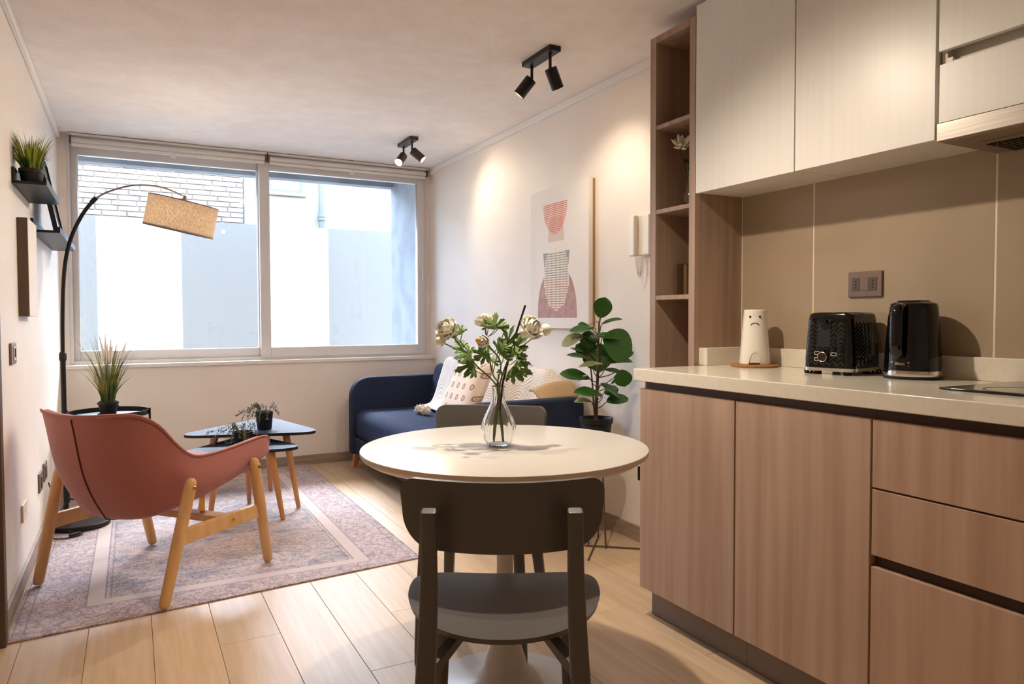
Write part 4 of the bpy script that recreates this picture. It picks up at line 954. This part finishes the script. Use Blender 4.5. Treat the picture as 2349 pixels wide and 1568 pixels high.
rl_me = [rleaf(.18, .06), rleaf(.3, .14), rleaf(.12, .2)]
for me in rl_me: me.materials.append(LEAFB)
rlb = []
for me in rl_me: m2 = me.copy(); m2.materials.clear(); m2.materials.append(LEAFB); rlb.append(m2)
rg_ = random.Random(4)
# base px, tip px, half-width factor, depth offset, roll (0 = broad side to camera, 1 = edge on), underside
LV = [(1376,728,1388,684,1.1,0,.1,0),(1380,744,1423,728,.7,.02,.8,0),(1372,737,1336,748,.6,.04,.8,1),(1364,752,1309,758,.8,-.04,.72,0),(1352,748,1328,742,.8,.02,.6,0),(1338,770,1287,784,.8,-.05,.45,1),
      (1348,802,1352,760,1.1,.05,.15,0),(1368,772,1418,770,1.0,-.05,.65,0),(1385,772,1452,806,1.25,-.06,.35,0),(1398,818,1450,806,.9,.0,.6,0),(1350,815,1324,790,1.0,.06,.3,0),(1350,822,1303,806,.55,-.03,.7,0),(1345,812,1308,796,.5,.03,.75,0),
      (1382,836,1328,836,.7,-.08,.75,1),(1372,852,1378,790,1.15,.03,.15,0),(1360,846,1354,800,1.0,.06,.2,0),(1396,833,1447,824,.7,-.02,.72,0),(1352,868,1290,848,.75,-.04,.6,0),(1346,862,1322,872,.8,-.06,.6,0),(1388,848,1424,852,.8,.05,.7,0),
      (1424,848,1434,884,1.3,-.04,.15,0),(1408,866,1424,860,.8,.03,.6,0),(1382,908,1321,894,.75,-.06,.62,0),(1378,880,1424,902,.8,-.05,.72,0),(1386,900,1417,892,1.0,.02,.4,0),(1356,921,1318,917,.85,-.03,.62,1),(1392,921,1439,907,.8,-.02,.55,0),(1402,880,1420,868,.7,.06,.5,0)]
for i, (bx, by, tx, ty, wf, off, roll, und) in enumerate(LV):
    a = at(bx, by, PD+off); b = at(tx, ty, PD+off+rg_.uniform(-.03, .03)); d = b-a; L_ = d.length
    src = min(tp[4:], key=lambda p: (p-a).length+1.6*abs((p.z+.045)-a.z)); 
    MB().tube(catmull([src, src.lerp(a, .5)-Vector((0, 0, .006)), a, a+d*.35], 10), [.0028, .0026, .0024, .0024, .0022, .0022, .002, .002, .0016, .001], 6).build('leaf_stalk', STEM, rp_, smooth=True)
    y_ = d.normalized(); cam_ = (Vector((0, 0, CAMZ))-a).normalized(); z_ = cam_*(1-roll)+Vector((rg_.uniform(-.15, .15), rg_.uniform(-.15, .15), 1))*roll*1.1; z_ = (z_-y_*z_.dot(y_)).normalized(); x_ = y_.cross(z_)
    me = (rlb if und else rl_me)[i % 3]
    inst('leaf', me, rp_, a, Matrix((x_, y_, z_)).transposed().to_quaternion(), (L_*wf*1.35, L_*1.06, L_))

# ------------------------------------------------------------------ arc floor lamp
LY = 4.45
la = thing('arc_floor_lamp', 'black arc floor lamp with a tilted linen drum shade', 'lamp', (-.265, LY-.02, RUGT))
MB().lathe([(.140, RUGT+.0005), (.145, RUGT+.004), (.145, RUGT+.024), (.141, RUGT+.028), (0, RUGT+.028)], 48, (-.265, LY-.02, 0)).build('base', BLACKM, la, smooth=True)
MB().tube([(-.326, LY, RUGT+.027), (-.3265, LY, .905)], .0125, 14).build('lower_pole', BLACKM, la, smooth=True)
MB().lathe([(.0125, .885), (.0175, .89), (.0175, .922), (.014, .93), (.0095, .935)], 16, (-.3265, LY, 0)).build('collar', BLACKM, la, smooth=True)
a1 = catmull([(-.3265, LY, .925), (-.324, LY, 1.10), (-.317, LY, 1.28), (-.303, LY, 1.42), (-.273, LY, 1.546), (-.221, LY, 1.664), (-.168, LY, 1.742)], 30)
MB().tube(a1, .0098, 12).build('upper_pole', BLACKM, la, smooth=True)
MB().tube([(-.182, LY, 1.725), (-.158, LY, 1.752)], .0125, 12).build('collar', BLACKM, la, smooth=True)
GREYM = mat('grey_lamp_arm', (132, 124, 118), .4, metal=.3)
a2 = catmull([(-.165, LY, 1.745), (-.120, LY, 1.779), (-.060, LY, 1.808), (.0, LY, 1.829), (.055, LY, 1.838), (.12, LY, 1.839), (.18, LY, 1.829), (.225, LY, 1.812), (.262, LY, 1.795)], 30)
MB().tube(a2, .0048, 10).build('arc_arm', GREYM, la, smooth=True)
SC = Vector((.254, LY, 1.679)); tl = math.radians(14.5); MS = Matrix.Rotation(math.radians(7.5), 3, RT) @ Matrix.Rotation(tl, 3, 'Y'); SR, SHH = .182, .168
sd = MB().lathe([(SR, -SHH/2), (SR, SHH/2)], 64, SC, MS)
sd.f = [f for f in sd.f if len(f) == 4]; sd = sd.build('lamp_shade', SHADE, la, smooth=True)
for z in (-SHH/2, SHH/2): MB().tube([SC+MS @ Vector((SR*math.cos(a), SR*math.sin(a), z)) for a in np.linspace(0, 2*PI, 65)], .0028, 6, caps=False).build('shade_rim', SHADE_IN, sd, smooth=True)
dfz = MB().lathe([(SR-.008, 0), (0, 0)], 48, SC+MS @ Vector((0, 0, -SHH/2+.012)), MS).build('diffuser', SHADE, sd)
for k in range(3):
    a = 2*PI*k/3; MB().tube([SC+MS @ Vector((0, 0, SHH/2+.004)), SC+MS @ Vector((SR*math.cos(a), SR*math.sin(a), SHH/2-.003))], .002, 6).build('shade_spoke', BLACKM, sd, smooth=True)
MB().tube([SC+MS @ Vector((0, 0, SHH/2+.035)), SC+MS @ Vector((0, 0, SHH/2+.008)), SC+MS @ Vector((0, 0, SHH/2-.03)), SC+MS @ Vector((0, 0, SHH/2-.06))], [.006, .016, .018, .018], 14).build('socket', GREYM, la, smooth=True)
MB().tube([(.258, LY, 1.797), SC+MS @ Vector((0, 0, SHH/2+.03))], .004, 8).build('swivel', BRASS, la, smooth=True)
bc = SC+MS @ Vector((0, 0, -.005)); MB().ball(bc, .03, 16, 12).build('bulb', mat('lamp_bulb', (255, 230, 190), .5, emit=(255, 214, 150), estr=9), la, smooth=True)
light('lamp_light', 'POINT', bc, 5.8, (1.0, .80, .58), shadow_soft_size=.032)
MB().tube(catmull([(-.326, LY-.01, .14), (-.345, LY-.06, .10), (-.35, LY-.10, .045), (-.30, LY-.17, .02), (-.24, LY-.22, .014), (-.33, LY-.27, .013), (-.375, LY-.22, .03), (-.38, LY-.05, .16), (-.392, LY-.12, .27)], 50), .0032, 8).build('power_cord', CORD, la, smooth=True)
isw = at(158, 1236, 4.42); MB().prism(rpoly([(-.03, -.011, .01), (.03, -.011, .01), (.03, .011, .01), (-.03, .011, .01)], 4), 0, .018).build('inline_switch', BLACK, la, local=True, bevel=.004)
COL.objects['inline_switch'].location = (-.01, -.215, .0015); COL.objects['inline_switch'].rotation_euler = (0, 0, .7)

# ------------------------------------------------------------------ tray side table with tall grass
SX, SY, SR_ = -.135, 4.98, .219
stb = thing('tray_side_table', 'round black metal tray table in the corner by the window', 'table', (SX, SY, RUGT))
MB().lathe([(0, .522), (SR_-.004, .522), (SR_, .525), (SR_, .552), (SR_-.0025, .552), (SR_-.0025, .5255), (0, .5255)], 64, (SX, SY, 0)).build('tray', BLACKM, stb, smooth=True)
for k in range(4):
    a = PI/4+PI/2*k; a = [-.20, 1.37, 2.94, 4.51][k]
    d = Vector((math.cos(a), math.sin(a), 0)); c = Vector((SX, SY, 0))
    MB().tube([c+d*(SR_+.006)+Vector((0, 0, z)) for z in (RUGT+.0005, .562)], .0065, 8).build('leg', BLACKM, stb, smooth=True)
MB().tube([(SX+(SR_+.006)*math.cos(a), SY+(SR_+.006)*math.sin(a), .06) for a in np.linspace(0, 2*PI, 49)], .005, 8, caps=False).build('lower_ring', BLACKM, stb, smooth=True)
GX, GY, GZ = -.138, 4.99, .5262
gr = thing('tall_grass_plant', 'tall artificial grass with pale plumes in a black pot on the tray table', 'plant', (GX, GY, GZ))
MB().lathe([(.042, 0), (.044, .003), (.052, .062), (.058, .064), (.058, .082), (.054, .082), (.052, .07), (0, .07)], 28, (GX, GY, GZ)).build('pot', POT, gr, smooth=True)
def blades(seed, c, n, h0, h1, spread, rad, w, m, parent, name, bend=1.0):
    r_ = random.Random(seed); mb = MB()
    for k in range(n):
        a = r_.uniform(0, 2*PI); rr_ = rad*math.sqrt(r_.random()); h = r_.uniform(h0, h1); lean = (rr_/rad*.6+r_.random()*.5)*spread
        b = Vector(c)+Vector((math.cos(a)*rr_, math.sin(a)*rr_, 0)); d = Vector((math.cos(a), math.sin(a), 0)); s = Vector((-math.sin(a), math.cos(a), 0)); q = r_.uniform(0, PI); s = s*math.cos(q)+d*math.sin(q)
        vs = []
        for i in range(6):
            t_ = i/5; p = b+Vector((0, 0, h*(t_-.10*bend*lean/ max(h,.01)*t_**3)))+d*lean*t_**1.8; ww = w*(1-t_**1.5)*r_.uniform(.9, 1.1)+.0002; vs += [p-s*ww, p+s*ww]
        mb.add(vs, [(2*i, 2*i+1, 2*i+3, 2*i+2) for i in range(5)])
    o = mb.build(name, m, parent, smooth=True); o['kind'] = 'stuff'; return o
blades(21, (GX, GY, GZ+.07), 110, .16, .42, .15, .036, .0036, GRASS2, gr, 'blades')
blades(22, (GX, GY, GZ+.07), 26, .34, .47, .22, .03, .0022, GRASS2, gr, 'long_blades')
for (px, py, bx, by) in ((227, 768, 240, 820), (241, 765, 243, 825), (255, 775, 250, 830), (290, 784, 276, 822), (258, 790, 252, 832), (246, 786, 245, 835)):
    dgr = at(248, 935, 1).length*0+ (Vector((GX, GY, 0)).dot(FW))
    a, b = at(px, py, dgr), at(bx, by, dgr); base = Vector((GX, GY, GZ+.07))
    pl_ = MB().tube([base, base.lerp(b, .6), b], .0014, 5).build('plume_stalk', GRASS2, gr, smooth=True)
    MB().tube([b, b.lerp(a, .15), b.lerp(a, .6), a], [.002, .0085, .006, .0015], 8).build('plume', PLUME, pl_, smooth=True)

# ------------------------------------------------------------------ left wall: ledges, frame, canvas, plates
def ledge(y0, y1, z0, label, seam=False):
    t = thing('picture_ledge', label, 'shelf', (-.36, (y0+y1)/2, z0), group='black picture ledges')
    box('floor_board', BLACKM, XL, -.30, y0, y1, z0, z0+.012, t, bevel=.001)
    box('back_board', BLACKM, XL, XL+.012, y0, y1, z0+.012, z0+.066, t, bevel=.001)
    box('front_lip', BLACKM, -.312, -.30, y0, y1, z0+.012, z0+.030, t, bevel=.001)
ledge(3.513, 4.085, 1.653, 'black picture ledge holding the potted grass, the upper one')
ledge(4.105, 5.16, 1.521, 'black picture ledge holding the leaning frame, the lower one')
gp = thing('potted_grass', 'bushy artificial grass in a black pot on the upper ledge', 'plant', (-.360, 3.60, 1.6655))
MB().lathe([(.034, 0), (.036, .003), (.043, .045), (.046, .046), (.046, .062), (.043, .062), (.042, .05), (0, .05)], 28, (-.360, 3.60, 1.6655)).build('pot', POT, gp, smooth=True)
blades(31, (-.360, 3.60, 1.6655+.05), 260, .07, .165, .072, .034, .0034, GRASS, gp, 'blades')
lf = thing('leaning_picture', 'tall black picture frame leaning on the lower ledge', 'picture', (-.34, 4.5, 1.534))
fy0, fy1 = 4.22, 4.60; fz = 1.534; fh = .40
def lean(x, y, z): return Vector((-.335 - .14*(z/.40)*.55 + x, y, fz+z))
def fbox(x0, x1, ya, yb, za, zb): 
    return MB().add([lean(x0,ya,za),lean(x1,ya,za),lean(x1,yb,za),lean(x0,yb,za),lean(x0,ya,zb),lean(x1,ya,zb),lean(x1,yb,zb),lean(x0,yb,zb)], [(0,3,2,1),(4,5,6,7),(0,1,5,4),(1,2,6,5),(2,3,7,6),(3,0,4,7)])
fr = fbox(0, .022, fy0, fy0+.018, 0, fh); fr.add(*(lambda m: (m.v, m.f))(fbox(0, .022, fy1-.018, fy1, 0, fh))); fr.add(*(lambda m: (m.v, m.f))(fbox(0, .022, fy0+.018, fy1-.018, 0, .018))); fr.add(*(lambda m: (m.v, m.f))(fbox(0, .022, fy0+.018, fy1-.018, fh-.018, fh)))
fr.build('frame', BLACK, lf, bevel=.001)
fbox(.004, .014, fy0+.018, fy1-.018, .018, fh-.018).build('glazed_print', MIRR, lf)
cv = thing('wall_canvas', 'white wall canvas with dark edge below the upper ledge', 'picture', (XL+.02, 3.8, 1.117))
box('stretcher', DARKW, XL+.001, XL+.038, 3.63, 3.93, 1.117, 1.531, cv, bevel=.001)
box('canvas', CANVAS, XL+.038, XL+.040, 3.63, 3.93, 1.117, 1.531, cv, bevel=.0005)
def wplate(name, label, cat, y0, y1, z0, z1, m, parts, group=None):
    t = thing(name, label, cat, (XL, (y0+y1)/2, z0), group=group)
    box('plate', m, XL, XL+.009, y0, y1, z0, z1, t, bevel=.003)
    for (nm, mm, a, b, c, d, th_) in parts: box(nm, mm, XL+.009, XL+.009+th_, a, b, c, d, t, bevel=.001)
    return t
wplate('light_switch', 'taupe light switch plate on the left wall', 'switch', 3.335, 3.465, .928, 1.012, PLATE, [('rocker', IVORY, 3.38, 3.42, .943, .997, .003), ('rocker', BLACK, 3.392, 3.408, .955, .99, .006)])
s1 = wplate('wall_socket', 'taupe wall socket on the left wall, nearer one with plug', 'socket', 4.15, 4.285, .255, .35, PLATE, [('module', PLATED, 4.19, 4.245, .275, .33, .003)], 'taupe wall sockets')
wplate('wall_socket', 'taupe wall socket on the left wall, farther one behind the armchair', 'socket', 4.36, 4.495, .268, .362, PLATE, [('module', PLATED, 4.40, 4.455, .285, .342, .003)], 'taupe wall sockets')
wplate('blank_plate', 'small ivory blank plate low on the left wall', 'plate', 3.545, 3.675, .262, .335, IVORY, [('screw_cap', BLACK, 3.606, 3.612, .296, .302, .001)])

# ------------------------------------------------------------------ right wall: artwork, intercom, plug
aw = thing('canvas_art', 'tall white canvas with abstract red grey and mauve shapes', 'picture', (2.175, 3.52, 1.04))
AX = 2.165
box('stretched_canvas', CANVAS, AX, XR-.006, 3.215, 3.845, 1.045, 1.858, aw, bevel=.002)
box('backing_frame', mat('pine_frame', (170, 130, 80), .6), XR-.006, XR-.0005, 3.205, 3.84, 1.06, 1.85, aw, bevel=0)
def art(name, m, poly, o):
    MB().prism([(y, z) for y, z in poly], AX-o, AX+.0005, 'x').build(name, m, aw)
# artwork coordinates: s to the right across the canvas (0..0.63), z upward
def yy(s): return 3.845-s
def shape(pts): return [(yy(s), z) for s, z in pts]
art('mauve_dome', PMAUV, shape([(.085, 1.105), (.515, 1.105)]+[(.30+.215*math.cos(a)*1.0, 1.105+.30*math.sin(a)**.8) for a in np.linspace(0.02, PI-.02, 24)]), .0004)
art('grey_trapezoid', PGREY, shape([(.150, 1.485), (.440, 1.485), (.415, 1.33), (.175, 1.33)]), .0006)
art('beige_trapezoid', PBEI, shape([(.225, 1.685), (.365, 1.685), (.385, 1.545), (.205, 1.545)]), .0005)
for k in range(17):
    z = 1.765-k*.0105; f = k/16; hw = .128*math.sqrt(max(0, 1-(f*.98)**2.0))+.004
    art('red_stripe', PRED, shape([(.285-hw, z), (.285+hw, z), (.285+hw, z-.0052), (.285-hw, z-.0052)]), .0009)
dm = MB()
for i in range(-10, 11):
    for j in range(-14, 15):
        if (i/9.6)**2+(j/14.2)**2 <= 1:
            s, z = .297+i*.0148, 1.345+j*.0138; q = [(yy(s)+.0058*math.cos(a), z+.0054*math.sin(a)) for a in np.linspace(0, 2*PI, 9)[:-1]]; dm.prism(q, AX-.0012, AX+.0002, 'x')
dm.build('cream_dots', PCREAM, aw)['kind'] = 'stuff'
ic = thing('wall_intercom', 'white wall intercom handset with coiled cord by the shelf unit', 'intercom', (XR, 2.79, 1.40))
box('back_plate', PHONE, XR-.026, XR-.0005, 2.722, 2.812, 1.405, 1.597, ic, bevel=.004)
hs = box('handset', PHONE, XR-.052, XR-.018, 2.800, 2.845, 1.402, 1.60, ic, bevel=.008, seg=3)
pts = [Vector((XR-.028, 2.815-.05*t_, 1.405-.10*math.sin(PI*t_)**.8)) for t_ in np.linspace(0, 1, 60)]
hel = []
for i in range(240):
    t_ = i/239; p = pts[min(int(t_*59), 58)].lerp(pts[min(int(t_*59)+1, 59)], t_*59-int(t_*59)); a = i*.9; hel.append(p+Vector((math.cos(a)*.0045, math.sin(a)*.0035, math.sin(a)*.003)))
MB().tube(hel, .0016, 5).build('coiled_cord', IVORY, ic, smooth=True)
pg = MB().box(XR-.045, XR-.001, 2.735, 2.78, .315, .385).build('plug_adapter', BLACK, bevel=.006); tag(pg, 'black plug adapter on the wall behind the worktop end', 'adapter')

# ------------------------------------------------------------------ ceiling spots
def spot(cx, cy, label, dirs, mtl, energy, cone=110, gl=BULB):
    t = thing('ceiling_spotlight', label, 'spotlight', (cx, cy, ZC), group='twin ceiling spotlights')
    box('ceiling_bar', mtl, cx-.03, cx+.03, cy-.13, cy+.13, ZC-.024, ZC-.0005, t, bevel=.002)
    for k, d in enumerate(dirs):
        y = cy+(.085 if k == 0 else -.085); d = Vector(d).normalized(); piv = Vector((cx, y, ZC-.085))
        MB().tube([(cx, y, ZC-.024), (cx, y, ZC-.088)], .007, 10).build('stem', mtl, t, smooth=True)
        Mh = d.to_track_quat('Z', 'Y').to_matrix(); c0 = piv+d*.004
        hd_ = MB().lathe([(.0, 0), (.026, 0), (.0285, .003), (.0285, .095), (.0262, .095), (.0262, .080), (0, .080)], 28, c0, Mh).build('head', mtl, t, smooth=True)
        MB().lathe([(0, .0825), (.0255, .0825)], 24, c0, Mh).build('lamp_face', gl, hd_)
        e = energy[k]
        if e:
            sp_ = light('spot_light', 'SPOT', c0+d*.10, e, (1.0, .86, .69), spot_size=math.radians(cone), spot_blend=.9, shadow_soft_size=.024)
            sp_.rotation_euler = (-d).to_track_quat('Z', 'Y').to_euler()
spot(1.705, 2.93, 'black twin ceiling spotlight nearer the kitchen', [(-.55, .45, -.85), (.50, .15, -.85)], BLACKM, (6.6, 2.3))
spot(1.70, 4.745, 'brown twin ceiling spotlight lit near the window', [(-.60, -.55, -.70), (.62, -.38, -.62)], HEADW, (14, 1.6))
spot(1.02, 2.02, 'twin ceiling spotlight above the dining table', [(-.35, .30, -.85), (.12, -.30, -.95)], BLACKM, (5.5, 13.5), 152)
